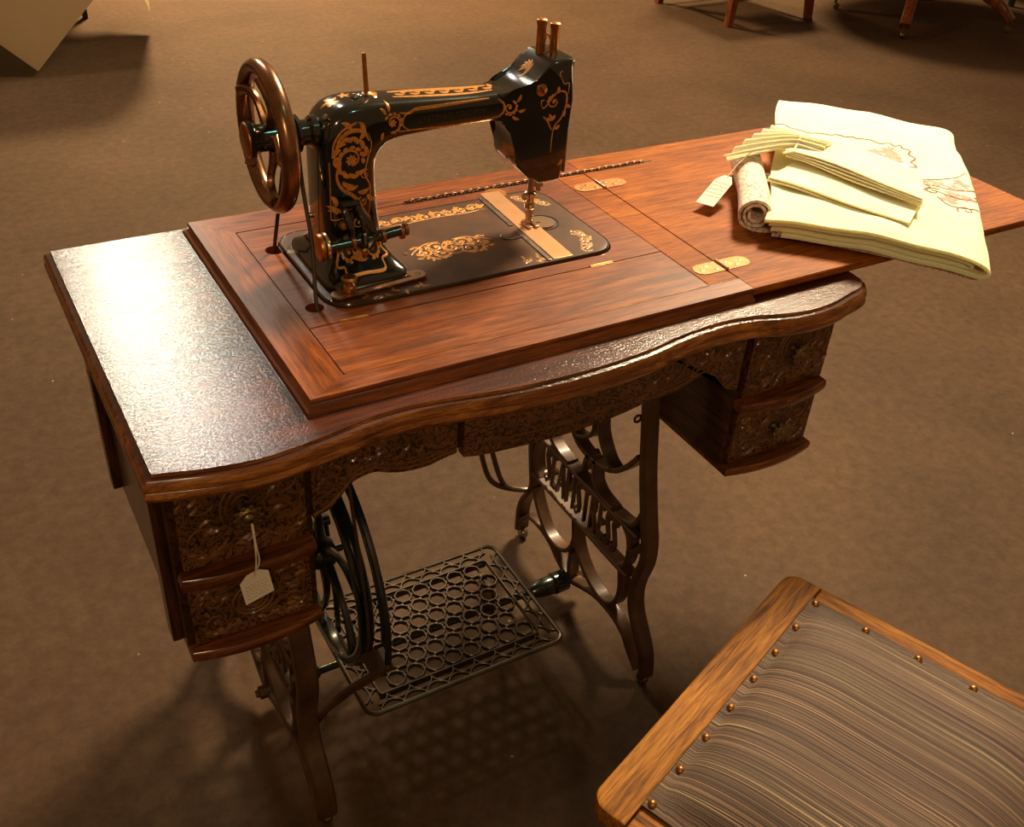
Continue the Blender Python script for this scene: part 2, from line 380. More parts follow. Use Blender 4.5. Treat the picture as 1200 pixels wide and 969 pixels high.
# ================================================================== SEWING TABLE (wood)
ZT, ZB, L, D = .775, .758, .602, .462
tb = thing('sewing_table', (.3, -.24, .43), 'red oak sewing table with opened leaf and carved drawers, on an iron stand', 'table')
front = [(-.173, -.492), (-.13, -.504), (-.09, -.511), (-.06, -.5125), (-.02, -.508), (.03, -.499), (.065, -.4935), (.105, -.4925), (.15, -.498), (.20, -.507), (.25, -.512), (.31, -.5135), (.37, -.511), (.42, -.505), (.46, -.497), (.50, -.4925), (.54, -.4915), (.58, -.4965), (.62, -.5085), (.66, -.5145), (.70, -.512), (.735, -.503), (.768, -.4945), (.783, -.480)]
fr = [(p.x, p.y) for p in catmull(front, 4)]
loop = fr+[(.785, -.46), (.785, .019), (-.175, .019)]
bm = NB(); moulded(bm, loop, [(0, ZB), (.0008, ZB-.0035), (.0055, ZB-.005), (.0085, ZB-.009), (.0095, ZB-.014), (.008, ZB-.018), (.0095, ZB-.020), (.0105, ZB-.024), (.008, ZB-.029), (.001, ZB-.031)], [rrect(.062, .54, -.315, -.07, .004, 1)])
top = obj('table_top', bm, 'oak_wing', tb, angle=35, wn=True)
me = top.data; me.materials.append(M['oak_edge'])
for p in me.polygons:
    if abs(p.normal.z) < .9 and p.center.z < ZB+.05-world_org(tb).z: p.material_index = 1
# raised frame members, each a board of its own with the stepped moulding on its outer edge
def edge_board(bm, a, b, out, width, prof, mitre=(0, 0), inner=(0, 0)):
    """board from a to b; `out` is the outward unit vector; prof (outward offset, z)"""
    a, b, o = Vector(a), Vector(b), Vector(out); t = (b-a).normalized()
    sec = [(-width, prof[-1][1]), (-width, prof[0][1])]+prof
    rings = []
    for P, m, mi in ((a, mitre[0], inner[0]), (b, mitre[1], inner[1])):
        ring = []
        for d, z in sec:
            q = P+o*d+t*((m if d > -.01 else mi)*d); ring.append(Vector((q.x, q.y, z)))
        rings.append(ring)
    loft(bm, rings)
fp = [(0, ZT), (.0012, ZT-.0025), (-.002, ZT-.0045), (-.002, ZT-.007), (.0015, ZT-.0095), (.0025, ZT-.011), (.006, ZT-.0125), (.0075, ZT-.0168)]
bm = NB(); edge_board(bm, (0, -D, 0), (0, .0, 0), (-1, 0, 0), .0485, fp, (-1, 1), (-.0295/.0485, .0535/.0485)); obj('frame_board', bm, 'oak_y', tb, angle=25)
bm = NB(); edge_board(bm, (.602, -D, 0), (0, -D, 0), (0, -1, 0), .0295, fp, (0, 1), (0, .0485/.0295)); obj('frame_board', bm, 'oak_x', tb, angle=25)
bm = NB(); edge_board(bm, (0, 0, 0), (.602, 0, 0), (0, 1, 0), .0535, fp, (-1, 0), (-.0485/.0535, 0)); obj('frame_board', bm, 'oak_x', tb, angle=25)
obj('frame_board', B(.5535, .6012, -.4315, -.0550, ZB, ZT-.0001), 'oak_leaf_lit', tb, bev=.0007)
# chain slot strip: flat dark sheet painting the groove's shade along back board, and the chain
bm = NB(); box(bm, .285, .601, -.0545, -.0515, ZT-.0003, ZT+.0002); box(bm, .604, .735, -.0545, -.0515, ZT-.0003, ZT+.0002); obj('chain_slot', bm, 'void', tb)
bm = NB()
for i in range(62):
    x = .300+i*.0068; r1 = []
    for k in range(10):
        a = 2*PI*k/10; lx = .0046*math.cos(a); s = .0021*math.sin(a); tl = .7 if i % 2 else -.7
        r1.append((x+lx, -.053+s*math.cos(tl), ZT+.0022+s*math.sin(tl)+.0006*math.sin(i*.9)))
    tube(bm, r1, .0007, 5, closed=True)
obj('chain', bm, 'chain', tb)
# machine panel with the bed opening and belt holes
bm = NB()
plate(bm, [(.0500, -.3250), (.5525, -.3250), (.5525, -.0550), (.0500, -.0550)],
      [list(reversed(rrect(.0860, .5035, -.3025, -.0835, .036, 6))), circ(.0790, -.1210, .0125, 14), circ(.0725, -.2830, .0115, 14)], ZB+.001, ZT-.0004)
obj('machine_panel', bm, 'oak_x', tb, smooth=False)
fpan = obj('flip_panel', B(.0500, .5525, -.4310, -.3268, ZB+.001, ZT-.0002), 'oak_x', tb, bev=.0008)
bm = NB(); box(bm, .052, .5525, -.4335, -.4305, ZT-.0012, ZT+.0004); obj('bead', bm, 'oak_edge', tb)
for hx, hy in ((.105, -.326), (.455, -.326)):
    bm = NB(); box(bm, hx-.018, hx+.018, hy-.0025, hy+.0025, ZT-.003, ZT+.0006); h = obj('panel_hinge', bm, 'brass', tb, bev=.0004)
    bm = NB(); tube(bm, [(hx-.017, hy, ZT+.0006), (hx+.017, hy, ZT+.0006)], .0014, 8); obj('hinge_pin', bm, 'brass', h)
# leaf
lp = [(0, ZT), (.0015, ZT-.002), (-.001, ZT-.004), (.001, ZT-.008), (-.001, ZT-.012)]
bm = NB(); moulded(bm, [(L+.0012, -D), (1.204, -D), (1.204, 0), (L+.0012, 0)], lp); obj('leaf', bm, 'oak_leaf_lit', tb, angle=25, wn=True)
bm = NB(); box(bm, .66, .70, -.40, -.06, ZB+.0002, ZT-.0125); obj('leaf_support', bm, 'oak_dark', tb)
def hinge(cx, cy):
    bm = NB()
    for s in (-1, 1):
        out = [(cx+s*.0008, cy-.0135), (cx+s*.032, cy-.0135)]+[(cx+s*(.032+.0135*math.sin(a)), cy-.0135*math.cos(a)) for a in [PI*k/8 for k in range(1, 8)]]+[(cx+s*.032, cy+.0135), (cx+s*.0008, cy+.0135)]
        if s < 0: out = out[::-1]
        plate(bm, out, [], ZT-.001, ZT+.0008)
    h = obj('leaf_hinge', bm, 'hinge', tb, smooth=False)
    bm = NB(); tube(bm, [(cx, cy-.0135, ZT+.002), (cx, cy+.0135, ZT+.002)], .0022, 10); obj('hinge_pin', bm, 'nickel', h)
    for s in (-1, 1):
        for dx, dy in ((.012, .006), (.022, -.006), (.035, .003)):
            bm = NB(); lathe(bm, [(.0031, 0), (.0030, .0006), (.0016, .0009), (.0001, .0007)], (cx+s*dx, cy+dy*s, ZT+.0006), seg=12); obj('screw', bm, 'dbrass', h)
hinge(.6015, -.1045); hinge(.6035, -.394)

# --- drawer cases (both sides), drawers, rails
YF, YBK = -.440, -.095
def case(x0, x1, left):
    for x, outer in ((x0, left), (x1, not left)):
        bm = NB(); box(bm, x-.0045, x+.0045, YBK, YF-.004, .458, .7265)
        obj('case_side', bm, 'oak_dark', tb, bev=.0008)
        if outer:
            xs = (x-.010 if left else x+.010)
            for y in (YF+.034, YBK):
                bm = NB(); box(bm, xs-.006, xs+.006, y-.013, y+.013, .450, .7265); obj('case_post', bm, 'oak_dark_z', tb, bev=.0015)
            for y, z in ((YBK+.014, .637), (YBK+.014, .532)):
                bm = NB(); lathe(bm, [(.003, 0), (.003, .0008), (.0001, .0016)], (xs+(-.006 if left else .006), y-.012, z), (-1 if left else 1, 0, 0), 10); obj('screw', bm, 'brass', tb)
    obj('case_back', B(x0, x1, YBK-.006, YBK+.004, .458, .7265), 'oak_dark', tb, bev=.0008)
def bow(x, x0, x1, y, d): t = (x-x0)/(x1-x0); return y-d*4*t*(1-t)
def rail(x0, x1, z0, z1, y, d, r=.003, back=-.39):
    n = 12; bm = NB(); lp = [(x0+(x1-x0)*i/n, bow(x0+(x1-x0)*i/n, x0, x1, y, d)) for i in range(n+1)]+[(x1, back), (x0, back)]
    moulded(bm, lp, [(-r*.6, z1), (0, z1-r*.6), (r*.35, (z0+z1)/2), (0, z0+r*.6), (-r*.6, z0)]); return bm
def knob(x, y, z, parent):
    bm = NB(); lathe(bm, [(.0065, 0), (.006, .003), (.0035, .006), (.0035, .012), (.009, .015), (.0135, .0175), (.0138, .020), (.010, .0225), (.006, .022), (.003, .0245), (.0001, .025)], (x, y, z), (0, -1, 0), 20)
    for k in range(10):
        a = 2*PI*k/10; lathe(bm, [(.0001, -.003), (.003, -.002), (.0038, 0), (.003, .002), (.0001, .003)], (x+.0145*math.cos(a), y-.019, z+.0145*math.sin(a)), (0, -1, 0), 8)
    return obj('knob', bm, 'dbrass', parent)
def drawer_curves(cx, cz, hw, hh, seed):
    rng = random.Random(seed); c = []
    for s in (1, -1):
        for cu in (acanthus(cx+hw*.62, cz+hh*.42, hh*.42, 2.6, -1, .0026, 5), acanthus(cx+hw*.66, cz-hh*.42, hh*.40, 3.4, 1, .0026, 5),
                   stroke([(cx+hw*.30, cz+hh*.78), (cx+hw*.5, cz+hh*.92), (cx+hw*.9, cz+hh*.8), (cx+hw*.93, cz+hh*.2), (cx+hw*.90, cz-hh*.2)], .003),
                   stroke([(cx+hw*.15, cz-hh*.85), (cx+hw*.4, cz-hh*.7), (cx+hw*.55, cz-hh*.88), (cx+hw*.9, cz-hh*.82)], .003)):
            c += cu if s == 1 else mir(cu, cx)
    for a, b, w_ in ((.36, .55, .0028), (.27, .42, .0026), (.18, .28, .002)):
        e = [(cx+hw*a*math.cos(2*PI*k/24), cz+hh*b*math.sin(2*PI*k/24)+hh*.05) for k in range(25)]; c.append((e, [w_]*25))
    for k in range(30):
        x, z, a = cx+hw*rng.uniform(-.92, .92), cz+hh*rng.uniform(-.9, .9), rng.uniform(0, 6.28)
        if abs(x-cx) < hw*.36 and abs(z-cz) < hh*.55: continue
        c += leaf(x, z, a, hh*.25, .005, rng.uniform(-1, 1))
    return c
def drawer(x0, x1, z0, z1, y, seed, kn=True):
    d = thing_part = obj('drawer', B(x0, x1, y, YBK+.02, z0, z1), 'carved', tb, bev=.0014)
    cx, cz = (x0+x1)/2, (z0+z1)/2
    bm = NB(); ribbons(bm, drawer_curves(cx, cz, (x1-x0)/2-.004, (z1-z0)/2-.003, seed), lambda u, v: (Vector((u, y, v)), Vector((0, -1, 0))), -.0002, .0021)
    obj('carving', bm, 'carving', d)
    if kn: knob(cx, y-.001, cz+.004, d)
    return d
def bank(x0, x1, left):
    case(x0-.004, x1+.004, left)
    drawer(x0, x1, .584, .712, -.452, 11+left)
    drawer(x0, x1, .4665, .556, -.452, 21+left, kn=not left)
    r = obj('drawer_rail', rail(x0-.006, x1+.006, .5605, .5785, -.460, .012), 'oak_rail', tb)
    bm = NB(); y = bow((x0+x1)/2, x0, x1, -.4595, .012)-.0008
    lathe(bm, [(.0042, 0), (.0050, .0008), (.0042, .0014), (.0026, .0012), (.0024, -.001)], ((x0+x1)/2-.002, y, .570), (0, -1, 0), 16); obj('keyhole', bm, 'brass', r)
    for s in (-1, 1):
        bm = NB(); lathe(bm, [(.0018, 0), (.0016, .0008), (.0001, .001)], ((x0+x1)/2+s*.022, y+.0015, .571), (0, -1, 0), 8); obj('nail', bm, 'nickel', r)
    obj('bottom_shelf', rail(x0-.008, x1+.008, .4495, .4640, -.460, .012, back=YBK), 'oak_rail', tb)
bank(-.152, -.010, True); bank(.637, .789, False)

# --- aprons
def apron(prof, x0, x1, ztop, y, curves, name='apron'):
    bm = NB(); low = [(p.x, p.y) for p in catmull(prof, 5)]
    rings = []
    for yy in (y, y+.014): rings.append([(x, yy, z) for x, z in low]+[(x1, yy, ztop), (x0, yy, ztop)])
    A = [bm.verts.new(p) for p in rings[0]]; Bv = [bm.verts.new(p) for p in rings[1]]
    n = len(A)
    for i in range(n): bm.faces.new((A[i], A[(i+1) % n], Bv[(i+1) % n], Bv[i]))
    bm.faces.new(A); bm.faces.new(list(reversed(Bv)))
    bmesh.ops.triangulate(bm, faces=[f for f in bm.faces if len(f.verts) > 4])
    a = obj(name, bm, 'oak_dark' if not curves else 'carved', tb, smooth=False)
    if curves:
        bm = NB(); ribbons(bm, curves, lambda u, v: (Vector((u, y, v)), Vector((0, -1, 0))), -.0002, .0019); obj('carving', bm, 'carving', a)
    return a
pl = [(-.002, .604), (.018, .612), (.034, .628), (.045, .640), (.06, .6455), (.075, .646), (.09, .640), (.11, .634), (.14, .632), (.160, .636), (.180, .639)]
cl = acanthus(.045, .678, .022, 2.2, -1, .0024, 6)+acanthus(.100, .672, .022, .8, 1, .0024, 6)+acanthus(.148, .676, .020, 2.4, -1, .0024, 6)
cl += acanthus(.018, .645, .013, 1, 1, .002, 4)+stroke([(x, z+.006) for x, z in pl], .0028, taper=False)+stroke([(x, z+.013) for x, z in pl[2:]], .002)+stroke([(.006, .715), (.06, .708), (.12, .716), (.178, .708)], .003)
rng = random.Random(5)
for k in range(40): cl += leaf(rng.uniform(.01, .172), rng.uniform(.658, .718), rng.uniform(0, 6.28), .012, .004, rng.uniform(-1, 1))
apron(pl, -.002, .180, .727, -.452, cl)
apron([(.62-x, z) for x, z in reversed(pl)], .440, .622, .727, -.452, mir(cl, .31))
cm = []
for k in range(9):
    x = .200+k*.030; cm += acanthus(x, .690, .012, 1.5, 1 if k % 2 else -1, .002, 4)
cm += stroke([(.190, .655), (.25, .648), (.32, .645), (.39, .648), (.455, .655)], .003)+stroke([(.190, .715), (.25, .708), (.32, .712), (.39, .708), (.455, .715)], .003)
apron([(.184, .638), (.22, .632), (.32, .626), (.40, .630), (.460, .640)], .184, .460, .727, -.462, cm, 'tilt_out_apron')
obj('apron_rail', B(-.001, .628, -.436, -.420, .642, .7265), 'oak_dark', tb)
obj('apron_stile', B(.172, .192, -.446, -.4365, .641, .7265), 'oak_dark_z', tb)
obj('apron_stile', B(.432, .470, -.446, -.4365, .641, .7265), 'oak_dark_z', tb)
obj('back_rail', B(.0, .62, -.06, -.045, .64, .7265), 'oak_dark', tb)
obj('well_side', B(.049, .055, -.40, -.062, .66, .727), 'oak_dark', tb)
obj('well_side', B(.546, .552, -.40, -.062, .66, .727), 'oak_dark', tb)

# ================================================================== TREADLE STAND (iron)
st = thing('treadle_stand', (.278, -.21, 0), 'bronzed cast iron stand with lettered sides and latticed pedal, under the sewing table', 'stand')
def band(bm, path, wd, x0, x1, ch=.002):
    """flat cast bar: path in the (y,z) plane, wd thickness in the plane (number or list), spans x0..x1"""
    P = [Vector((0, p.x, p.y)) for p in catmull(path, 5)]; n = len(P)
    rings = []
    for i, p in enumerate(P):
        t = (P[min(i+1, n-1)]-P[max(i-1, 0)]).normalized(); q = Vector((0, -t.z, t.y))
        if isinstance(wd, (list, tuple)):
            f = i/(n-1)*(len(wd)-1); k = min(int(f), len(wd)-2); h = (wd[k]+(wd[k+1]-wd[k])*(f-k))/2
        else: h = wd/2
        c = min(ch, h*.6)
        rings.append([p+q*a+Vector((b, 0, 0)) for a, b in ((h, x0+c), (h, x1-c), (h-c, x1), (-h+c, x1), (-h, x1-c), (-h, x0+c), (-h+c, x0), (h-c, x0))])
    loft(bm, rings)
def side_frame(x0, x1):
    bm = NB(); m0, m1 = x0+.002, x1-.002
    # front pillar and leg
    band(bm, [(-.300, .728), (-.322, .62), (-.341, .536), (-.351, .48), (-.364, .407), (-.383, .333), (-.395, .290), (-.397, .250), (-.387, .207), (-.384, .173), (-.392, .136), (-.412, .105), (-.432, .075), (-.441, .045), (-.443, .022)], [.014, .014, .015, .016, .017, .017, .016, .015, .013, .012], x0-.001, x1+.001, .004)
    # back pillar and leg
    band(bm, [(-.118, .728), (-.098, .62), (-.079, .536), (-.069, .48), (-.062, .407), (-.055, .333), (-.050, .290), (-.046, .250), (-.052, .207), (-.058, .165), (-.048, .136), (-.030, .105), (-.021, .075), (-.020, .045), (-.020, .022)], [.013, .013, .014, .015, .015, .014, .013, .012, .011, .011], x0-.001, x1+.001, .004)
    # arch from foot to foot through the hub
    band(bm, [(-.020, .03), (-.032, .056), (-.056, .079), (-.094, .086), (-.135, .079), (-.165, .062), (-.207, .048), (-.245, .062), (-.290, .078), (-.340, .080), (-.377, .068), (-.400, .044), (-.425, .022)], [.007, .009, .01, .012, .010, .009, .007], m0, m1)
    # two low ovals
    band(bm, [(-.200, .190), (-.208, .160), (-.225, .126), (-.260, .098), (-.306, .087), (-.338, .104), (-.351, .145), (-.343, .196)], .009, m0, m1)
    band(bm, [(-.200, .190), (-.206, .145), (-.192, .108), (-.160, .088), (-.118, .092), (-.084, .124), (-.063, .158)], .009, m0, m1)
    band(bm, [(-.207, .048), (-.203, .075), (-.203, .11)], .010, m0, m1)
    # banner
    band(bm, [(-.055, .283), (-.10, .285), (-.2, .285), (-.3, .285), (-.375, .287)], .008, x0, x1)
    band(bm, [(-.060, .193), (-.10, .192), (-.2, .192), (-.3, .192), (-.365, .193)], .008, x0, x1)
    band(bm, [(-.082, .285), (-.066, .268), (-.060, .238), (-.066, .208), (-.082, .193)], .008, m0, m1)
    band(bm, [(-.335, .193), (-.352, .208), (-.358, .238), (-.352, .268), (-.335, .285)], .008, m0, m1)
    band(bm, [(-.358, .238), (-.378, .262), (-.392, .285)], .012, m0, m1)
    # upper tracery
    band(bm, [(-.140, .728), (-.122, .62), (-.108, .50), (-.096, .40), (-.092, .340), (-.104, .306), (-.133, .292), (-.165, .290)], [.008, .008, .009, .010, .010, .009], m0, m1)
    band(bm, [(-.115, .52), (-.135, .44), (-.159, .378), (-.178, .354), (-.203, .345), (-.235, .345), (-.268, .352), (-.299, .371), (-.326, .401), (-.345, .43)], .009, m0, m1)
    band(bm, [(-.150, .400), (-.166, .366), (-.187, .364), (-.213, .382), (-.223, .400), (-.224, .43)], .007, m0, m1)
    band(bm, [(-.190, .728), (-.205, .60), (-.224, .50), (-.234, .440), (-.241, .408), (-.256, .385), (-.272, .370), (-.287, .364)], .009, m0, m1)
    band(bm, [(-.240, .350), (-.238, .335), (-.242, .310), (-.255, .297), (-.272, .291), (-.300, .288)], [.012, .010, .009, .010], m0, m1)
    band(bm, [(-.222, .350), (-.213, .330), (-.207, .308), (-.192, .292)], [.013, .009, .008], m0, m1)
    band(bm, [(-.310, .288), (-.340, .292), (-.362, .306), (-.374, .335)], .009, m0, m1)
    # mounting flange under the table
    box(bm, x0-.002, x1+.002, -.31, -.11, .7205, .7268)
    return bm
def side(x0, x1, sgn):
    s = obj('side_frame', side_frame(x0, x1), 'iron', st, angle=32)
    xm = (x0+x1)/2; bm = NB()
    # letters read from the side that faces the wheel-left of the table (looking towards +x)
    m = Matrix(((0, 0, -1, x0+.007), (-1, 0, 0, -.209), (0, 1, 0, .2385), (0, 0, 0, 1)))
    text_mesh(bm, 'SEAMSTRESS', m, .112, .0035, .35, 1.08, .0)
    obj('lettering', bm, 'iron', s, smooth=False)
    for y in (-.443, -.020):
        bm = NB(); cx = xm
        lathe(bm, [(.0001, -.007), (.009, -.007), (.0115, -.004), (.012, 0), (.0115, .004), (.009, .007), (.0001, .007)], (cx, y+(.006 if y < -.2 else -.006), .0122), (1, 0, 0), 16)
        c = obj('caster', bm, 'steel', s)
    bm = NB(); xo = x0-.002 if sgn < 0 else x1+.002
    lathe(bm, [(.011, -.012), (.011, .006), (.006, .008), (.006, .012)], (xo, -.207, .05), (sgn, 0, 0), 6); obj('hub_nut', bm, 'iron', s, smooth=False)
    bm = NB(); tube(bm, [(xm-.015+.006*math.cos(a), -.336, .500+.006*math.sin(a)) for a in [2*PI*k/14 for k in range(14)]], .0022, 6, closed=True); obj('hook_eye', bm, 'iron', s)
side(-.024, .004, -1); side(.552, .580, 1)
# pedal rod with cone hubs
bm = NB(); tube(bm, [(.004, -.207, .050), (.552, -.207, .050)], .0065, 12)
lathe(bm, [(.008, 0), (.020, .004), (.0205, .030), (.017, .034), (.0185, .038), (.016, .062), (.012, .078), (.0075, .084)], (.552, -.207, .050), (-1, 0, 0), 20)
lathe(bm, [(.008, 0), (.020, .004), (.0205, .030), (.017, .034), (.0185, .038), (.012, .06), (.0075, .066)], (.004, -.207, .050), (1, 0, 0), 20)
obj('pivot_rod', bm, 'iron_wheel', st)
# pedal
PZ = .118; X0, X1, Y0, Y1 = .086, .433, -.380, -.128
bm = NB()
tube(bm, [(x, y, PZ) for x, y in rrect(X0, X1, Y0, Y1, .018, 5)], .0038, 8, closed=True)
ix0, ix1, iy0, iy1 = X0+.031, X1-.031, Y0+.031, Y1-.031
pedal = obj('pedal', bm, 'pedal', st)
bm = NB()
def flatring(bm, pts, wd, hz, closed=True):
    P = [Vector((p[0], p[1], 0)) for p in pts]; n = len(P); rings = []
    for i in range(n):
        a = P[i-1] if (closed or i) else P[0]; b = P[(i+1) % n] if (closed or i < n-1) else P[-1]
        t = (b-a).normalized(); q = Vector((t.y, -t.x, 0))*wd/2
        rings.append([P[i]+q+Vector((0, 0, PZ+hz-.0008)), P[i]+q*.5+Vector((0, 0, PZ+hz)), P[i]-q*.5+Vector((0, 0, PZ+hz)), P[i]-q+Vector((0, 0, PZ+hz-.0008)), P[i]-q+Vector((0, 0, PZ-.004)), P[i]+q+Vector((0, 0, PZ-.004))])
    R = [[bm.verts.new(v) for v in r] for r in rings]
    for i in range(n if closed else n-1):
        a, b = R[i], R[(i+1) % n]
        for k in range(6): bm.faces.new((a[k], a[(k+1) % 6], b[(k+1) % 6], b[k]))
flatring(bm, rrect(ix0, ix1, iy0, iy1, .006, 3), .0032, .0032)
px_, py_ = (ix1-ix0-.004)/8.5, (iy1-iy0-.004)/6
for j in range(6):
    for i in range(8):
        cx = ix0+.002+px_*(i+.5+(.5 if j % 2 else 0)); cy = iy1-.002-py_*(j+.5)
        flatring(bm, [(cx+.0145*math.cos(PI/8+PI/4*k), cy+.0145*math.sin(PI/8+PI/4*k)) for k in range(8)], .0030, .0040)
        for k in range(3):
            a = -PI/6-PI/3*k+PI/6
            if j == 5 and k: continue
            ex, ey = cx+px_*(1 if k == 0 else (.5 if k == 1 else -.5)), cy-(0 if k == 0 else py_)
            if ex > ix1-.01 or ex < ix0+.01: continue
            d = Vector((ex-cx, ey-cy)).normalized(); l = math.hypot(ex-cx, ey-cy)
            flatring(bm, [(cx+d.x*.0140, cy+d.y*.0140), (cx+d.x*(l-.0140), cy+d.y*(l-.0140))], .004, .0015, False)
obj('octagon_lattice', bm, 'pedal', pedal, label='lattice of octagonal rings')
bm = NB()
def scallops(a, b, o, inner):
    a, b, o = Vector(a), Vector(b), Vector(o); l = (b-a).length; t = (b-a).normalized(); n = max(2, round(l/.040)); p = l/n
    for i in range(n):
        c = a+t*p*(i+.5); flatring(bm, [tuple((c+t*(p*.5*math.cos(PI*k/8))+o*(.0155*math.sin(PI*k/8)))[:2]) for k in range(9)], .0028, .002, False)
    for i in range(n+1):
        c = a+t*p*i+o*.029
        ks = range(0, 9)
        flatring(bm, [tuple((c+t*(p*.5*math.cos(PI*k/8))-o*(.0155*math.sin(PI*k/8)))[:2]) for k in ks if a.dot(t)-.004 <= (c+t*(p*.5*math.cos(PI*k/8))).dot(t) <= b.dot(t)+.004], .0028, .002, False)
scallops((X0+.022, Y0+.001), (X1-.022, Y0+.001), (0, 1), 0); scallops((X1-.022, Y1-.001), (X0+.022, Y1-.001), (0, -1), 0)
scallops((X0+.001, Y1-.024), (X0+.001, Y0+.024), (1, 0), 0); scallops((X1-.001, Y0+.024), (X1-.001, Y1-.024), (-1, 0), 0)
obj('scalloped_border', bm, 'pedal', pedal)
bm = NB()
for y in (iy0+.002, iy1-.002): box(bm, ix0, ix1, y-.002, y+.002, PZ-.012, PZ-.002)
for x in (ix0+.02, ix1-.02):
    box(bm, x-.004, x+.004, -.23, -.184, .044, PZ-.003)
obj('pedal_lug', bm, 'pedal', pedal)
# flywheel
WX, WY, WZ, WR = .083, -.222, .322, .172
bm = NB()
def wheel_ring(bm, R, xw, rt, seg=64):
    prof = [(R, -xw), (R+rt*.5, -xw*.8), (R+rt*.2, -xw*.25), (R-.001, 0), (R+rt*.2, xw*.25), (R+rt*.5, xw*.8), (R, xw), (R-rt, xw*.8), (R-rt*1.1, 0), (R-rt, -xw*.8)]
    rings = [[(WX+h, WY+r*math.cos(2*PI*k/seg), WZ+r*math.sin(2*PI*k/seg)) for r, h in prof] for k in range(seg)]
    V = [[bm.verts.new(p) for p in r] for r in rings]; m = len(prof)
    for i in range(seg):
        a, b = V[i], V[(i+1) % seg]
        for k in range(m): bm.faces.new((a[k], a[(k+1) % m], b[(k+1) % m], b[k]))
wheel_ring(bm, WR-.006, .0115, .010)
fw = obj('flywheel', bm, 'iron_wheel', st)
bm = NB(); lathe(bm, [(.008, -.022), (.020, -.020), (.024, -.010), (.024, .010), (.020, .016), (.008, .018)], (WX, WY, WZ), (1, 0, 0), 24); obj('hub', bm, 'iron_wheel', fw)
for k in range(6):
    a = 2*PI*k/6+.3; bm = NB(); P = []
    for i in range(9):
        t = i/8; r = .022+t*(WR-.040); aa = a+.45*math.sin(t*PI*.5)*t
        P.append((WX, WY+r*math.cos(aa), WZ+r*math.sin(aa)))
    tube(bm, P, [.009-.0035*math.sin(PI*i/8) for i in range(9)], 8); obj('spoke', bm, 'iron_wheel', fw)
bm = NB(); tube(bm, [(-.02, WY, WZ), (WX+.03, WY, WZ)], .006, 10); lathe(bm, [(.012, 0), (.012, .02), (.007, .024)], (.006, WY, WZ), (1, 0, 0), 16); obj('axle', bm, 'iron_wheel', st)
bm = NB(); tube(bm, [(-.010, -.062, .335), (-.010, WY, WZ), (-.010, -.372, .345)], .009, 8); obj('axle_bar', bm, 'iron', st)
# belt guard hoop around the wheel and its brackets
bm = NB(); P = [(WX+.012, WY-.212*math.cos(a), WZ+.214*math.sin(a)) for a in [math.radians(-10+i*5) for i in range(0, 23)]]
P += [(WX+.012, WY+.03, .56), (WX+.012, WY+.05, .72)]
tube(bm, P, .0050, 8)
P2 = [(WX+.014, WY-.192*math.cos(a), WZ+.194*math.sin(a)) for a in [math.radians(-4+i*6) for i in range(0, 18)]]; tube(bm, P2, .0042, 8)
bg = obj('belt_guard', bm, 'iron_wheel', st)
bm = NB(); box(bm, WX-.016, WX+.018, -.442, -.402, .282, .288)
tube(bm, [(WX+.012, -.434, .285), (WX+.008, -.40, .235), (WX-.02, -.36, .17), (WX-.05, -.34, .125), (0, -.35, .10)], [.006, .007, .007, .007, .006], 8)
obj('guard_bracket', bm, 'iron', bg)
# connecting rod
bm = NB(); tube(bm, [(WX+.022, WY+.045, WZ+.02), (WX+.024, WY+.02, .20), (WX+.024, -.205, .125)], .0048, 8); lathe(bm, [(.009, -.006), (.009, .006)], (WX+.022, WY+.045, WZ+.02), (1, 0, 0), 14)
obj('pitman_rod', bm, 'iron_wheel', st)
# cross brace at the back, two curved pairs
for s, xa in ((1, .566), (-1, -.010)):
    for dx in (0, .022):
        bm = NB(); f = lambda x: 0.278+s*(x-.278)
        pts = [(f(.340+dx), -.04, .62), (f(.395+dx), -.04, .47), (f(.434+dx), -.04, .34), (f(.452+dx), -.04, .262), (f(.468+dx), -.04, .205), (f(.486+dx*.7), -.04, .176), (f(.512), -.045, .160+dx*.12), (f(.540), -.05, .150), (f(.560), -.055, .147)]
        tube(bm, catmull(pts, 4), .0052, 8); obj('cross_brace', bm, 'iron', st)
bm = NB(); tube(bm, [(.25, -.04, .62), (.30, -.04, .64), (.36, -.04, .62)], .006, 8); tube(bm, [(.196, -.04, .62), (.25, -.04, .62)], .006, 8); obj('brace_boss', bm, 'iron', st)

# ================================================================== SEWING MACHINE
mc = thing('sewing_machine', (.295, -.192, ZT), 'black antique sewing machine head with gold scroll decoration, set in the oak sewing table', 'sewing machine')
BX0, BX1, BY0, BY1, BZ = .088, .5015, -.3005, -.0855, .7785
bm = NB(); moulded(bm, rrect(BX0, BX1, BY0, BY1, .035, 8), [(-.003, BZ), (-.001, BZ-.0008), (0, BZ-.0025), (0, BZ-.012)])
bed = obj('bed', bm, 'bed_sheen', mc, angle=30, wn=True)
bm = NB()
lpb = rrect(BX0, BX1, BY0, BY1, .035, 8)
tube(bm, [(x, y, BZ-.0012) for x, y in offset_loop(lpb, -.0015)], .0014, 6, closed=True); obj('bed_trim', bm, 'japan', bed)
obj('underbody', B(.12, .47, -.27, -.11, .69, BZ-.013), 'void', mc, bev=.004)
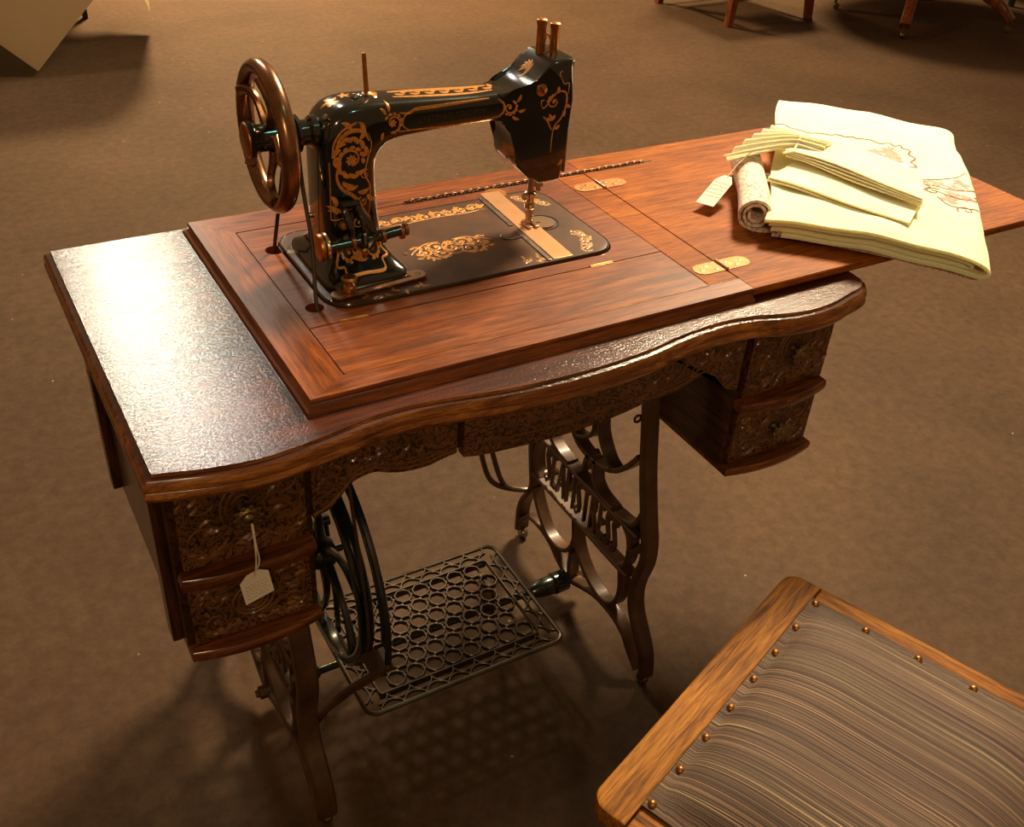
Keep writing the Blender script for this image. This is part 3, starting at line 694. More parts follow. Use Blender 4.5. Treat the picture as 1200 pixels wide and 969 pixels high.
# slide plates
bm = NB(); piv = (.418, -.18, 0)
box(bm, .4045, .4345, -.2955, -.073, BZ-.001, BZ+.0011, -.04, piv); sp = obj('slide_plate', bm, 'plate', mc, bev=.0004)
bm = NB(); plate(bm, [(p[0], p[1]) for p in circ(.432, -.078, .0165, 20)], [], BZ-.002, BZ+.0006); obj('slide_tab', bm, 'brass', sp)
bm = NB(); box(bm, .3955, .4010, -.185, -.085, BZ-.001, BZ+.0016, -.04, piv); box(bm, .3955, .4010, -.2965, -.205, BZ-.001, BZ+.0016, -.04, piv); obj('slide_rail', bm, 'steel', sp, bev=.0004)
bm = NB(); tube(bm, catmull([(.370, -.205, BZ+.001), (.366, -.212, BZ+.001), (.374, -.220, BZ+.001), (.392, -.222, BZ+.001), (.400, -.214, BZ+.001)], 4), .0009, 6); obj('spring_wire', bm, 'steel', mc)
bm = NB(); plate(bm, circ(.4435, -.192, .0185, 28), [[(.4265, -.1935), (.4265, -.1905), (.4405, -.1905), (.4405, -.1935)]], BZ-.001, BZ+.0018); npz = obj('needle_plate', bm, 'nickel', mc, smooth=False)
bm = NB(); tube(bm, [(.4435+.0235*math.cos(a), -.192+.0235*math.sin(a), BZ+.0003) for a in [2*PI*k/30-2.2 for k in range(20)]], .0008, 6); obj('plate_ring', bm, 'void', npz)
# casting: pillar, arm
ins = [(.208, .776), (.2075, .787), (.199, .796), (.191, .812), (.187, .84), (.185, .87), (.184, .90), (.186, .916), (.192, .928), (.203, .935), (.218, .938), (.24, .939), (.28, .941), (.32, .942), (.35, .942), (.368, .944), (.380, .948)]
outs = [(.098, .776), (.099, .787), (.107, .796), (.113, .812), (.114, .84), (.114, .88), (.114, .925), (.1155, .951), (.124, .972), (.142, .984), (.170, .987), (.205, .985), (.265, .981), (.318, .978), (.348, .978), (.366, .978), (.380, .976)]
dep = [.076, .076, .060, .045, .039, .037, .036, .036, .036, .034, .032, .0295, .028, .0265, .0265, .026, .025]
cyy = [-.191, -.191, -.190, -.189]+[-.188]*13
exps = [.25, .25, .3]+[.42]*4+[.45]*10
bm = NB(); rings = []; NS = 28
def sm(lst, k=3):
    out = []
    if isinstance(lst[0], tuple): return [(p.x, p.y) for p in catmull(lst, k)]
    return [p.x for p in catmull([(v, 0) for v in lst], k)]
I2, O2, D2, C2, E2 = sm(ins), sm(outs), sm(dep), sm(cyy), sm(exps)
for (a, b, d, cy, ex) in zip(I2, O2, D2, C2, E2):
    c = Vector(((a[0]+b[0])/2, (a[1]+b[1])/2)); h = Vector((a[0]-b[0], a[1]-b[1]))/2
    ring = []
    for k in range(NS):
        t = 2*PI*k/NS; cc = math.copysign(abs(math.cos(t))**ex, math.cos(t)); ss = math.copysign(abs(math.sin(t))**ex, math.sin(t))
        ring.append((c.x+h.x*cc, cy+d*ss, c.y+h.y*cc))
    rings.append(ring)
loft(bm, rings)
# head: bevelled block
hp = [(.352, .977), (.372, .9785), (.388, .983), (.400, .992), (.413, .1005*10), (.424, 1.0140), (.4525, 1.0145), (.4545, .963), (.4500, .900), (.4475, .8560), (.4420, .8535), (.414, .8535), (.398, .8620), (.381, .8800), (.3765, .8900), (.376, .915), (.372, .928), (.364, .938), (.352, .942)]
y0, y1 = -.2235, -.155
tp = lambda x: .010*max(0, 1-(x-.352)/.055)**1.5
A = [bm.verts.new((x, y0+tp(x), z)) for x, z in hp]; Bv = [bm.verts.new((x, y1-tp(x), z)) for x, z in hp]; hn = len(hp); es = []
for i in range(hn): bm.faces.new((A[i], A[(i+1) % hn], Bv[(i+1) % hn], Bv[i]))
fa = bm.faces.new(A); fb = bm.faces.new(list(reversed(Bv)))
bmesh.ops.bevel(bm, geom=list(fa.edges)+list(fb.edges), offset=.0045, segments=3, profile=.5, affect='EDGES', clamp_overlap=True)
bmesh.ops.triangulate(bm, faces=[f for f in bm.faces if len(f.verts) > 4])
bmesh.ops.recalc_face_normals(bm, faces=bm.faces)
bvh = BVHTree.FromBMesh(bm)
body = obj('arm_and_pillar', bm, 'japan', mc, angle=32)
def map_front(u, v):
    h = bvh.ray_cast(Vector((u, -.5, v)), Vector((0, 1, 0)))
    if h[0] is None or h[0].y > -.17: return None
    return h[0], (h[1] if h[1].y < 0 else -h[1])
def map_top(u, v):
    h = bvh.ray_cast(Vector((u, v, 1.4)), Vector((0, 0, -1)))
    if h[0] is None or h[0].z < .9: return None
    return h[0], (h[1] if h[1].z > 0 else -h[1])
def gold(name, curves, mp, mat='gold', h0=.00018, h1=.0005):
    bm = NB(); ribbons(bm, curves, mp, h0, h1); return obj(name, bm, mat, mc)
# pillar ornament
c = acanthus(.149, .925, .0145, 3.6, -1, .0030, 7, 1.1)+rosette(.149, .925, .0075, .0028, 8)
c += stroke([(.126, .930), (.129, .948), (.140, .962), (.158, .969)], .0024, taper=False)
c += stroke([(.130, .935), (.136, .952), (.150, .960), (.166, .957), (.172, .946)], .005)
c += stroke([(.172, .955), (.175, .940), (.170, .925), (.166, .905), (.172, .890), (.171, .870), (.168, .850)], .0018)
c += stroke([(.133, .925), (.130, .905), (.137, .890), (.150, .880), (.160, .865), (.162, .845), (.158, .825)], .0045)
c += stroke([(.122, .925), (.122, .90), (.121, .868), (.121, .853)], .0011, taper=False)+stroke([(.121, .853), (.128, .853), (.135, .854)], .0011, taper=False)
c += acanthus(.166, .905, .006, 1, 1, .0014, 3)+acanthus(.162, .872, .006, 2, 1, .0014, 2)+acanthus(.143, .868, .006, 2.4, -1, .0014, 3)+acanthus(.155, .845, .006, 2, 1, .0014, 3)
for k in range(11): a = k*.5; c += leaf(.149+.016*math.cos(a), .928+.019*math.sin(a), a+.6, .013, .0045, .9)
for x, z, a in ((.128, .860, 1.6), (.133, .862, 2.2), (.127, .870, 1.2), (.160, .950, .3), (.165, .955, 1.1), (.150, .960, 1.6), (.137, .900, -1.2), (.141, .893, -.8), (.156, .885, -.6), (.168, .880, -1.4), (.162, .862, -1.7)): c += leaf(x, z, a, .015, .0045, .8)
gold('gold_scrollwork', c, map_front)
# base ornament of the pillar
c = stroke([(.121, .826), (.124, .812), (.119, .800), (.127, .799), (.128, .7925), (.150, .7925), (.176, .7925), (.178, .801), (.187, .803), (.181, .812), (.183, .826)], .0022, taper=False)
c += acanthus(.138, .812, .009, 2, 1, .002, 5)+acanthus(.168, .812, .009, 1, -1, .002, 5)+stroke([(.145, .803), (.153, .815), (.160, .803)], .003)
for k in range(6): c += leaf(.153, .802, .5+k*.42, .015, .004, .2)
gold('gold_scrollwork', c, map_front)
# arm front ornament and faded lettering
c = acanthus(.205, .961, .0105, 4.4, 1, .0022, 8, 1.2)+rosette(.205, .961, .005, .002)
c += stroke([(.214, .972), (.226, .970), (.236, .9735), (.26, .9735), (.30, .9735), (.338, .9735)], .0040)+stroke([(.212, .950), (.24, .9485), (.28, .9465), (.32, .9465), (.355, .950)], .0026)
c += stroke([(.226, .972), (.219, .964), (.219, .955), (.228, .949)], .0018)+acanthus(.366, .960, .0085, 1.2, -1, .002, 6)+stroke([(.350, .972), (.358, .965), (.358, .955), (.350, .949)], .003)
for x, z, a in ((.196, .972, 1.8), (.200, .975, 1.2), (.192, .952, 4), (.375, .967, .6), (.377, .955, -.3), (.370, .949, -1)): c += leaf(x, z, a, .010, .003, .5)
gold('gold_scrollwork', c, map_front)
bm = NB(); text_mesh(bm, 'IMPROVED SEAMSTRESS', Matrix(((-1, 0, 0, 0), (0, 1, 0, 0), (0, 0, 1, 0), (0, 0, 0, 1))), .0105, 0, .86, 1.0)
bmesh.ops.triangulate(bm, faces=bm.faces)
for v in bm.verts:
    h = map_front(v.co.x+.285, v.co.y+.9595)
    v.co = h[0]+h[1]*.0004 if h else Vector((v.co.x+.285, -.218, v.co.y+.9595))
obj('arm_lettering', bm, 'letter', mc, smooth=False, label='faded mirror-reading lettering along the arm')
# arm top band
c = stroke([(.215, -.178), (.26, -.176), (.31, -.176), (.35, -.178)], .012)+stroke([(.215, -.196), (.26, -.198), (.31, -.198), (.35, -.196)], .007)
for k in range(14): c += leaf(.222+k*.010, -.186, (.8 if k % 2 else -.8), .012, .005, .6)
gold('gold_scrollwork', c, map_top)
c = []
for a in range(5): c += leaf(.140, -.185, a*1.256+.3, .012, .004, .3)+leaf(.160, -.178, a*1.256, .008, .003, .3)
gold('gold_scrollwork', c, map_top)
# head ornament
c = acanthus(.427, .962, .0085, 1.4, 1, .0022, 3)+stroke([(.409, .960), (.413, .955), (.420, .962), (.430, .974), (.443, .973), (.446, .958), (.440, .940), (.431, .930), (.4285, .915), (.428, .895)], .0024)
c += stroke([(.409, .960), (.409, .965), (.413, .966)], .0018)+stroke([(.435, .992), (.440, .984), (.447, .984), (.447, .970)], .0018)+stroke([(.4135, .944), (.420, .938), (.427, .925)], .0024)+stroke([(.435, .992), (.432, .998), (.436, 1.001)], .0016)
for x, z, a in ((.425, .938, 1.5), (.425, .938, .5), (.427, .938, 2.5), (.431, .926, .2), (.445, .958, -1), (.445, .95, -2.1), (.431, .973, 1.1), (.441, .876, .6)): c += leaf(x, z, a, .009, .0036, .4)
gold('gold_scrollwork', c, map_front)
c = []
for k in range(6): c += leaf(.397+k*.002, -.19, -.6+k*.45, .016, .0035, .5)
c += stroke([(.392, -.186), (.402, -.192), (.414, -.184)], .003)
gold('gold_scrollwork', c, map_top)
# bed ornament
mapb = lambda u, v: (Vector((u, v, BZ)), Vector((0, 0, 1)))
c = []
cx, cy = .293, -.211
def rot2(curves, a, cx, cy):
    ca, sa = math.cos(a), math.sin(a)
    return [([(cx+(x-cx)*ca-(y-cy)*sa, cy+(x-cx)*sa+(y-cy)*ca) for x, y in p], w_) for p, w_ in curves]
q = acanthus(cx+.020, cy+.009, .011, 2.5, -1, .0022, 6)+acanthus(cx+.020, cy-.010, .010, 3.4, 1, .0022, 6)+acanthus(cx+.042, cy, .009, 3, 1, .0022, 6)
q += stroke([(cx+.01, cy+.022), (cx+.03, cy+.022), (cx+.052, cy+.008), (cx+.06, cy)], .0026)+stroke([(cx+.01, cy-.022), (cx+.03, cy-.022), (cx+.052, cy-.010)], .0026)
rg = random.Random(3)
for k in range(26): q += leaf(cx+rg.uniform(.0, .056), cy+rg.uniform(-.02, .02), rg.uniform(0, 6.28), .009, .0032, rg.uniform(-1, 1))
q += mir(q, cx)
e = [(cx+.013*math.cos(2*PI*k/20), cy+.018*math.sin(2*PI*k/20)) for k in range(21)]
q += [(e, [.002]*21)]+acanthus(cx, cy, .010, 1, 1, .0022, 6)
bm = NB(); ribbons(bm, q, mapb, .0001, .0004); obj('gold_medallion', bm, 'gold', bed)
c = []
for k in range(9):
    x = .222+k*.0195; c += acanthus(x, -.110+.002*math.sin(k), .0075, 1+k, 1 if k % 2 else -1, .0024, 6)
    for j in range(3): c += leaf(x+.008, -.114+.004*j, rg.uniform(-1, 1), .011, .0034, .6)
c += stroke([(.215, -.119), (.26, -.122), (.31, -.119), (.36, -.122), (.392, -.119)], .0018)
bm = NB(); ribbons(bm, c, mapb, .0001, .0004); obj('gold_band', bm, 'gold', bed)
c = []
for k in range(10):
    t = k/9; x, y = .452+.030*t, -.105-.03*t
    c += acanthus(x, y, .0075, k, 1, .0024, 5)
    x, y = .478-.028*abs(t-.3), -.235-.05*t; c += acanthus(x, y, .007, k*2, -1, .0022, 5)
    c += leaf(.36+.03*t, -.285+.006*math.sin(k*2), k, .010, .003, .5)+leaf(.13+.09*t, -.291+.003*math.sin(k*2), k*1.7, .011, .003, .5)+leaf(.10+.012*math.sin(k), -.13-.022*t, k*1.3, .011, .003, .5)
bm = NB(); ribbons(bm, c, mapb, .0001, .0004); obj('gold_corner_scrolls', bm, 'gold_dim', bed)['kind'] = 'stuff'
# screws
bm = NB(); lathe(bm, [(.0078, 0), (.0078, .0018), (.0066, .0026), (.0001, .0028)], (.4065, -.2228, .9800), (0, -1, 0), 20); s_ = obj('head_screw', bm, 'brass', mc)
bm = NB(); box(bm, -.006, .006, -.0006, .0006, -.0007, .0007); bmesh.ops.rotate(bm, verts=bm.verts, cent=(0, 0, 0), matrix=Matrix.Rotation(-.9, 3, 'Y').inverted()); bmesh.ops.translate(bm, verts=bm.verts, vec=(.4065, -.2258, .9800)); obj('screw_slot', bm, 'void', s_)
for x, y in ((.228, -.205), (.110, -.135), (.205, -.291)):
    bm = NB(); lathe(bm, [(.0034, 0), (.003, .0012), (.0001, .0014)], (x, y, BZ), seg=12); obj('bed_screw', bm, 'nickel' if x > .2 else 'brass', mc)
# bar caps on top of the head
for x, y, zt in ((.4255, -.183, 1.055), (.4420, -.189, 1.0505)):
    bm = NB(); lathe(bm, [(.0058, 0), (.0058, zt-1.012-.008), (.0066, zt-1.012-.007), (.0068, zt-1.012-.001), (.0055, zt-1.012), (.0001, zt-1.012)], (x, y, 1.012), seg=18); obj('bar_cap', bm, 'brass', mc, label='brass cap on the needle bar' if x > .43 else 'brass cap on the presser bar')
# thread levers at the end of the head
bm = NB(); tube(bm, catmull([(.4525, -.175, 1.010), (.452, -.168, 1.024), (.456, -.163, 1.022), (.462, -.163, 1.012)], 4), .0013, 6); tube(bm, catmull([(.445, -.160, 1.012), (.450, -.158, 1.028), (.458, -.157, 1.018)], 4), .0012, 6); obj('thread_guide', bm, 'brass', mc)
bm = NB(); tube(bm, [(.455, -.185, .990), (.466, -.182, .992), (.474, -.180, .990)], [.0014, .002, .0034], 8); obj('take_up_lever', bm, 'brass', mc)
bm = NB(); box(bm, .4525, .4562, -.2185, -.160, .862, 1.010); obj('face_plate', bm, 'dbrass', mc, bev=.001)
# needle bar, presser foot
bm = NB(); tube(bm, [(.4225, -.190, .856), (.4225, -.190, .822)], .0042, 12); nb = obj('presser_bar', bm, 'steel', mc)
bm = NB(); lathe(bm, [(.0055, .0), (.0075, .002), (.0075, .008), (.0055, .010), (.0055, .018), (.0085, .020), (.0085, .024), (.006, .026)], (.4225, -.190, .803), seg=16)
tube(bm, [(.411, -.194, .824), (.430, -.188, .824)], .0028, 8); lathe(bm, [(.0045, 0), (.005, .004), (.003, .006)], (.413, -.194, .824), (-1, -.2, 0), 12); obj('needle_clamp', bm, 'nickel', mc)
bm = NB(); tube(bm, [(.4365, -.186, .856), (.4365, -.186, .826)], .0036, 10); box(bm, .431, .442, -.189, -.182, .832, .850); obj('needle_bar', bm, 'steel', mc)
bm = NB(); box(bm, .4185, .4265, -.192, -.1865, .782, .803); box(bm, .4135, .4190, -.206, -.183, BZ+.0022, .7832); box(bm, .4245, .4300, -.206, -.183, BZ+.0022, .7832); box(bm, .4135, .4300, -.190, -.184, BZ+.0022, .785)
obj('presser_foot', bm, 'nickel', mc, bev=.0006)
bm = NB(); tube(bm, [(.4285, -.191, .803), (.4290, -.1915, .779)], .0007, 6); obj('needle', bm, 'steel', mc)
# spool pin
bm = NB(); lathe(bm, [(.013, 0), (.0125, .003), (.006, .0045), (.0035, .006), (.0030, .008), (.0026, .050), (.0022, .0515), (.0001, .052)], (.187, -.184, .984), (-.05, 0, 1), 18); sn = obj('spool_pin', bm, 'brass', mc)
bm = NB(); lathe(bm, [(.0135, 0), (.0140, .002), (.0115, .004), (.007, .0048)], (.187, -.184, .9835), seg=22); obj('spool_base', bm, 'japan', sn)
bm = NB(); lathe(bm, [(.0045, 0), (.005, .002), (.003, .005), (.0001, .006)], (.169, -.190, .986), seg=14); obj('oil_cap', bm, 'steel', mc)
bm = NB(); lathe(bm, [(.004, 0), (.004, .003), (.0001, .004)], (.127, -.205, .972), (-.6, -.3, .8), 12); obj('oil_cap', bm, 'steel', mc)
# handwheel
HX, HY, HZ = .0605, -.190, .953
bm = NB(); seg = 56; R0 = .0785
V = []
for k in range(seg):
    a = 2*PI*k/seg; ring = []
    for j in range(14):
        b_ = 2*PI*j/14; rr = R0+.0088*math.cos(b_); ring.append((HX+.0105*math.sin(b_), HY+rr*math.cos(a), HZ+rr*math.sin(a)))
    V.append([bm.verts.new(p) for p in ring])
for k in range(seg):
    a, b_ = V[k], V[(k+1) % seg]
    for j in range(14): bm.faces.new((a[j], a[(j+1) % 14], b_[(j+1) % 14], b_[j]))
hw = obj('handwheel', bm, 'rim', mc, label='spoked handwheel with a worn bronze rim')
bm = NB(); lathe(bm, [(.0001, -.004), (.018, -.004), (.021, -.002), (.021, .004), (.018, .006), (.016, .006), (.016, .040), (.022, .042), (.0225, .046), (.019, .047), (.019, .053), (.0225, .054), (.022, .058), (.012, .060), (.012, .072)], (HX-.022, HY, HZ), (1, 0, 0), 28); obj('hub', bm, 'japan', hw)
bm = NB(); lathe(bm, [(.0001, -.0012), (.0165, -.001), (.0195, .0005), (.0205, .003), (.019, .004)], (HX-.0265, HY, HZ), (1, 0, 0), 28); obj('hub_cap', bm, 'brass', hw, label='round brass cap')
for k in range(5):
    a0 = 2*PI*k/5+.5; bm = NB(); P = []
    for i in range(9):
        t = i/8; r = .016+t*.058; aa = a0+.55*math.sin(t*PI*1.0)*.7; P.append((HX-.006+.012*(1-t), HY+r*math.cos(aa), HZ+r*math.sin(aa)))
    tube(bm, P, [.0075, .0065, .0055, .005, .005, .005, .0055, .0065, .008], 8); obj('spoke', bm, 'rim', hw)
bm = NB(); lathe(bm, [(.012, 0), (.015, .002), (.015, .014), (.019, .018), (.019, .025)], (.094, HY, HZ), (1, 0, 0), 20); obj('shaft_bush', bm, 'japan', mc)
# bobbin winder
bm = NB(); tube(bm, [(.102, -.252, .832), (.150, -.252, .834), (.181, -.252, .836)], .0062, 12); wnd = obj('bobbin_winder', bm, 'japan', mc)
bm = NB(); tube(bm, [(.178, -.252, .836), (.199, -.252, .8385)], .0066, 12); obj('winder_barrel', bm, 'japan', wnd)
bm = NB(); lathe(bm, [(.0001, -.001), (.0155, 0), (.0165, .002), (.0165, .005), (.013, .007), (.006, .008), (.006, .012)], (.0925, -.250, .834), (1, 0, 0), 24); obj('winder_pulley', bm, 'brass', wnd, label='round copper coloured pulley')
bm = NB(); lathe(bm, [(.0155, 0), (.0168, .002), (.0168, .004), (.008, .006)], (.0995, -.250, .834), (1, 0, 0), 24); obj('pulley_tyre', bm, 'nickel', wnd)
for x in (.133, .172, .197):
    bm = NB(); lathe(bm, [(.0068, 0), (.0085, .001), (.0085, .005), (.0068, .006)], (x, -.252, .8345+.02*(x-.15)), (1, 0, .03), 16); obj('collar', bm, 'brass', wnd)
bm = NB(); lathe(bm, [(.005, 0), (.005, .004), (.0078, .005), (.0078, .009), (.004, .010), (.0001, .010)], (.1985, -.252, .8385), (1, 0, 0), 18); obj('winder_end', bm, 'brass', wnd)
bm = NB(); P = catmull([(.140, -.231, .876), (.140, -.246, .866), (.142, -.252, .852), (.143, -.254, .836)], 4)
for dx in (-.008, .010): tube(bm, [(p.x+dx*(1 if i < 8 else .9), p.y, p.z) for i, p in enumerate(P)], .0042, 8)
tube(bm, [(.130, -.236, .876), (.152, -.236, .876)], .0045, 8); tube(bm, catmull([(.150, -.246, .866), (.160, -.250, .852), (.164, -.254, .838), (.150, -.256, .822)], 4), .005, 8)
tube(bm, [(.128, -.250, .842), (.152, -.252, .822)], .0045, 8); tube(bm, [(.150, -.258, .845), (.150, -.258, .815)], .004, 8)
obj('winder_bracket', bm, 'japan', wnd)
bm = NB(); lathe(bm, [(.0001, -.005), (.004, -.004), (.006, 0), (.004, .004), (.0001, .005)], (.127, -.246, .855), (0, -1, .2), 14); obj('winder_screw', bm, 'brass', wnd)
bm = NB(); lathe(bm, [(.004, 0), (.005, .005), (.003, .007)], (.146, -.262, .826), (0, -1, 0), 12); obj('winder_screw', bm, 'brass', wnd)
bm = NB(); lathe(bm, [(.004, 0), (.004, .004), (.0001, .005)], (.1145, -.168, .838), (-1, 0, 0), 12); obj('pillar_screw', bm, 'nickel', mc)
# slotted gauge and its thumbscrew
bm = NB(); th = .06
lpg = []
for k in range(9): a = PI/2+PI*k/8; lpg.append((.1065+.0105*math.cos(a), -.278+.0105*math.sin(a)))
for k in range(9): a = -PI/2+PI*k/8; lpg.append((.2145+.0105*math.cos(a), -.2675+.0105*math.sin(a)))
hol = [(.128, -.2785), (.204, -.2710), (.2045, -.2675), (.1285, -.2750)]
plate(bm, lpg, [hol], BZ+.0022, BZ+.0046); ga = obj('slotted_gauge', bm, 'nickel', mc, smooth=False)
bm = NB(); lathe(bm, [(.0060, 0), (.0078, .002), (.0078, .007), (.0045, .010), (.0045, .013), (.0095, .0155), (.0100, .018), (.0075, .0205), (.0001, .0208)], (.1200, -.2765, BZ+.0046), seg=20); obj('thumbscrew', bm, 'brass', ga)
bm = NB(); lathe(bm, [(.0035, 0), (.003, .001), (.0001, .0012)], (.2155, -.2672, BZ+.0046), seg=12); obj('gauge_screw', bm, 'steel', ga)

# drive belt
bm = NB()
HXb = .0890
tube(bm, catmull([(HXb, HY-.019, HZ+.004), (.088, -.222, .90), (.085, -.252, .84), (.0760, -.281, .775), (.078, -.315, .70), (WX, -.380, .40), (WX, WY-WR, WZ)]
     + [(WX, WY+WR*math.cos(a), WZ+WR*math.sin(a)) for a in [PI+.2*k for k in range(1, 15)]] + [(WX, WY+WR, WZ+.02), (.081, -.085, .55), (.079, -.112, .74), (.079, -.121, .775), (.083, -.135, .83), (HXb, HY+.019, HZ-.01)]
     + [(HXb, HY+.0195*math.cos(a), HZ+.0195*math.sin(a)) for a in (.3, .9, 1.57, 2.2, 2.8)], 3), .0026, 8)
top_obj('drive_belt', bm, 'leather', (.079, -.20, .16), 'thin dark leather belt from the handwheel through the table to the flywheel', 'belt')

# ================================================================== price tags
def tag_card(bm, org, U, V, w_, h, th=.0004):
    U, V = Vector(U).normalized(), Vector(V).normalized(); N = U.cross(V); o = Vector(org)
    pts = [(-.5, 0), (.5, 0), (.5, .8), (.22, 1), (-.22, 1), (-.5, .8)]
    a = [bm.verts.new(o+U*w_*x+V*h*y+N*th) for x, y in pts]; b = [bm.verts.new(o+U*w_*x+V*h*y-N*th) for x, y in pts]
    bm.faces.new(a); bm.faces.new(list(reversed(b)))
    for i in range(6): bm.faces.new((a[i], b[i], b[(i+1) % 6], a[(i+1) % 6]))
    return o, U, V, N
def writing(parent, o, U, V, N, w_, h, rows, seed=1):
    rg = random.Random(seed); bm = NB()
    for r in rows:
        x = -.38
        while x < .36:
            l = rg.uniform(.04, .13)
            P = [(x+l*i/6, r+.022*rg.uniform(-1, 1)) for i in range(7)]
            ribbons(bm, [(P, [.012]*7)], lambda u, v: (o+U*w_*u+V*h*v, N), .0005, .0006); x += l+rg.uniform(.02, .06)
    return obj('handwriting', bm, 'ink', parent, smooth=False)
t1 = thing('price_tag', (-.082, -.485, .57), 'white card price tag hanging on a string from the upper left drawer knob', 'tag')
bm = NB(); o, U, V, N = tag_card(bm, (-.083, -.492, .551), (1, .10, .16), (-.12, .02, 1), .034, .040); obj('card', bm, 'paper', t1, smooth=False)
writing(t1, o, U, V, N, .034, .040, (.15, .26, .37, .48, .59), 3)
bm = NB(); ho = o+V*.036; tube(bm, catmull([ho+N*.001, (-.084, -.494, .600), (-.082, -.492, .625), (-.0815, -.486, .6545)], 5), .0009, 6); tube(bm, catmull([ho-N*.001, (-.080, -.494, .605), (-.081, -.492, .63), (-.0805, -.486, .6545)], 5), .0009, 6)
tube(bm, [ho+Vector((.002*math.cos(a), -.0008, .002*math.sin(a))) for a in [2*PI*k/10 for k in range(10)]], .0008, 5, closed=True); obj('string', bm, 'string', t1)

# ================================================================== cloths on the leaf
A0 = Vector((.700, -.352)); e1 = Vector((.718, -.696)); e2 = Vector((.700, .714))
def droop(x, y):
    d = 0
    if y < -.455: d += (-.455-y)*.10+(-.455-y)**2*.35
    if x > 1.19: d += (x-1.19)*.12
    return d
def wav(x, y, s=1.0): return .0016*math.sin(31*x+13*y+s)+.0012*math.sin(57*y-21*x+2*s)+.0008*math.sin(90*x+40*y)
def ext_cloth(bm, sec, t0, t1, frame, nt_=26, taper=None, zoff=0, amp=1.0, ph=0):
    """sec: closed outline in (a along e1, h above the leaf); swept along e2"""
    o_, u_, v_ = frame; rings = []
    for i in range(nt_+1):
        t = t0+(t1-t0)*i/nt_; ring = []
        for a, h in sec:
            aa = a+(.004*math.sin(9*t+ph)+.003*math.sin(23*t+a*4+ph))*amp
            p = o_+u_*aa+v_*(t+.004*math.sin(14*a+ph)*amp); z = ZT+.0008+zoff+h*(1+.05*math.sin(17*t+ph))+wav(p.x, p.y, ph)*amp*min(1, h/.01)-droop(p.x, p.y)
            ring.append((p.x, p.y, z))
        rings.append(ring)
    loft(bm, rings)
def fold_outline(path, th):
    """thick strip around an open path in the section plane"""
    P = [Vector((p.x, p.y)) for p in catmull(path, 4)]; n = len(P); l, r = [], []
    for i in range(n):
        t = (P[min(i+1, n-1)]-P[max(i-1, 0)]).normalized(); q = Vector((-t.y, t.x))*th/2
        l.append(tuple(P[i]+q)); r.append(tuple(P[i]-q))
    return l+r[::-1]
frm = (A0, e1, e2)
# bottom patterned cloth
bm = NB(); ext_cloth(bm, fold_outline([(.020, .0068), (.10, .0072), (.20, .0072), (.280, .0070), (.296, .0052), (.280, .0032), (.18, .0030), (.05, .0030), (.012, .0032)], .0032), .012, .50, frm, amp=1.2, ph=1.1)
top_obj('folded_cloth', bm, 'lace', (.98, -.25, ZT+.001), 'thin pink patterned cloth lying flat beneath the big cream tablecloth', 'cloth')
# roll of patterned cloth at the left end
bm = NB(); path = []
for i in range(46):
    t = i/45; r = .0235*(1-.62*t); a = -PI/2-t*2*PI*2.3; path.append((-.004+r*math.cos(a)*1.05, .0265+r*math.sin(a)))
secr = fold_outline([(.045, .0045), (.02, .0032)]+path[::3], .0042)
bm = NB(); rings = []
ro, ru, rv = Vector((.728, -.318)), Vector((.80, -.60)).normalized(), Vector((.60, .80)).normalized()
for i in range(25):
    t = -.018+.215*i/24; ring = []
    for a, h in secr:
        p = ro+ru*(a+.003*math.sin(20*t))+rv*(t+.002*math.sin(60*h)); ring.append((p.x, p.y, ZT+.0006+h*(1-.10*math.sin(PI*i/24))+.0012*math.sin(40*t+a*30)*min(1, h/.01)))
    rings.append(ring)
loft(bm, rings)
top_obj('rolled_cloth', bm, 'lace', (.76, -.22, ZT), 'pink and white patterned cloth rolled up at the left side of the cream tablecloth', 'cloth')
# big cream tablecloth: nested folds
bm = NB()
ext_cloth(bm, fold_outline([(.004, .0310), (.08, .0318), (.16, .0318), (.25, .0312), (.293, .0298), (.307, .0235), (.304, .0165), (.288, .0120), (.22, .0108), (.12, .0105), (.03, .0105)], .0052), 0, .535, frm, 30, ph=.3)
ext_cloth(bm, fold_outline([(.010, .0250), (.10, .0256), (.20, .0254), (.272, .0244), (.284, .0215), (.272, .0182), (.20, .0170), (.10, .0168), (.014, .0170)], .0050), .004, .525, frm, 30, ph=.35)
big = top_obj('cream_tablecloth', bm, 'cream', (.98, -.25, ZT+.012), 'large folded cream tablecloth with mauve embroidery lying on the opened table leaf', 'tablecloth')
dg = bpy.context.evaluated_depsgraph_get()
bmt = NB(); bmt.from_mesh(big.data); bmesh.ops.translate(bmt, verts=bmt.verts, vec=big.location); bvc = BVHTree.FromBMesh(bmt); bmt.free()
def map_cloth(u, v):
    h = bvc.ray_cast(Vector((u, v, 1.2)), Vector((0, 0, -1)))
    if h[0] is None or h[0].z < ZT+.018: return None
    return h[0], Vector((0, 0, 1))
def scallop(pts, w_, amp=.004, n=9):
    c = catmull(pts, n); out = []
    for i, p in enumerate(c):
        a, b = c[max(i-1, 0)], c[min(i+1, len(c)-1)]; t = (b-a).normalized(); q = Vector((-t.y, t.x, 0)); out.append((p.x+q.x*amp*math.sin(i*.9), p.y+q.y*amp*math.sin(i*.9)))
    return [(out, [w_]*len(out))]
c = scallop([(.975, -.060), (.992, -.076), (1.008, -.112), (1.036, -.143), (1.058, -.165), (1.075, -.182)], .0028, .002)+scallop([(1.075, -.182), (1.096, -.215), (1.105, -.235), (1.098, -.262), (1.075, -.290)], .0032, .004)
c += scallop([(1.075, -.290), (1.055, -.305), (1.035, -.335), (1.020, -.36), (1.00, -.385)], .0036, .005)
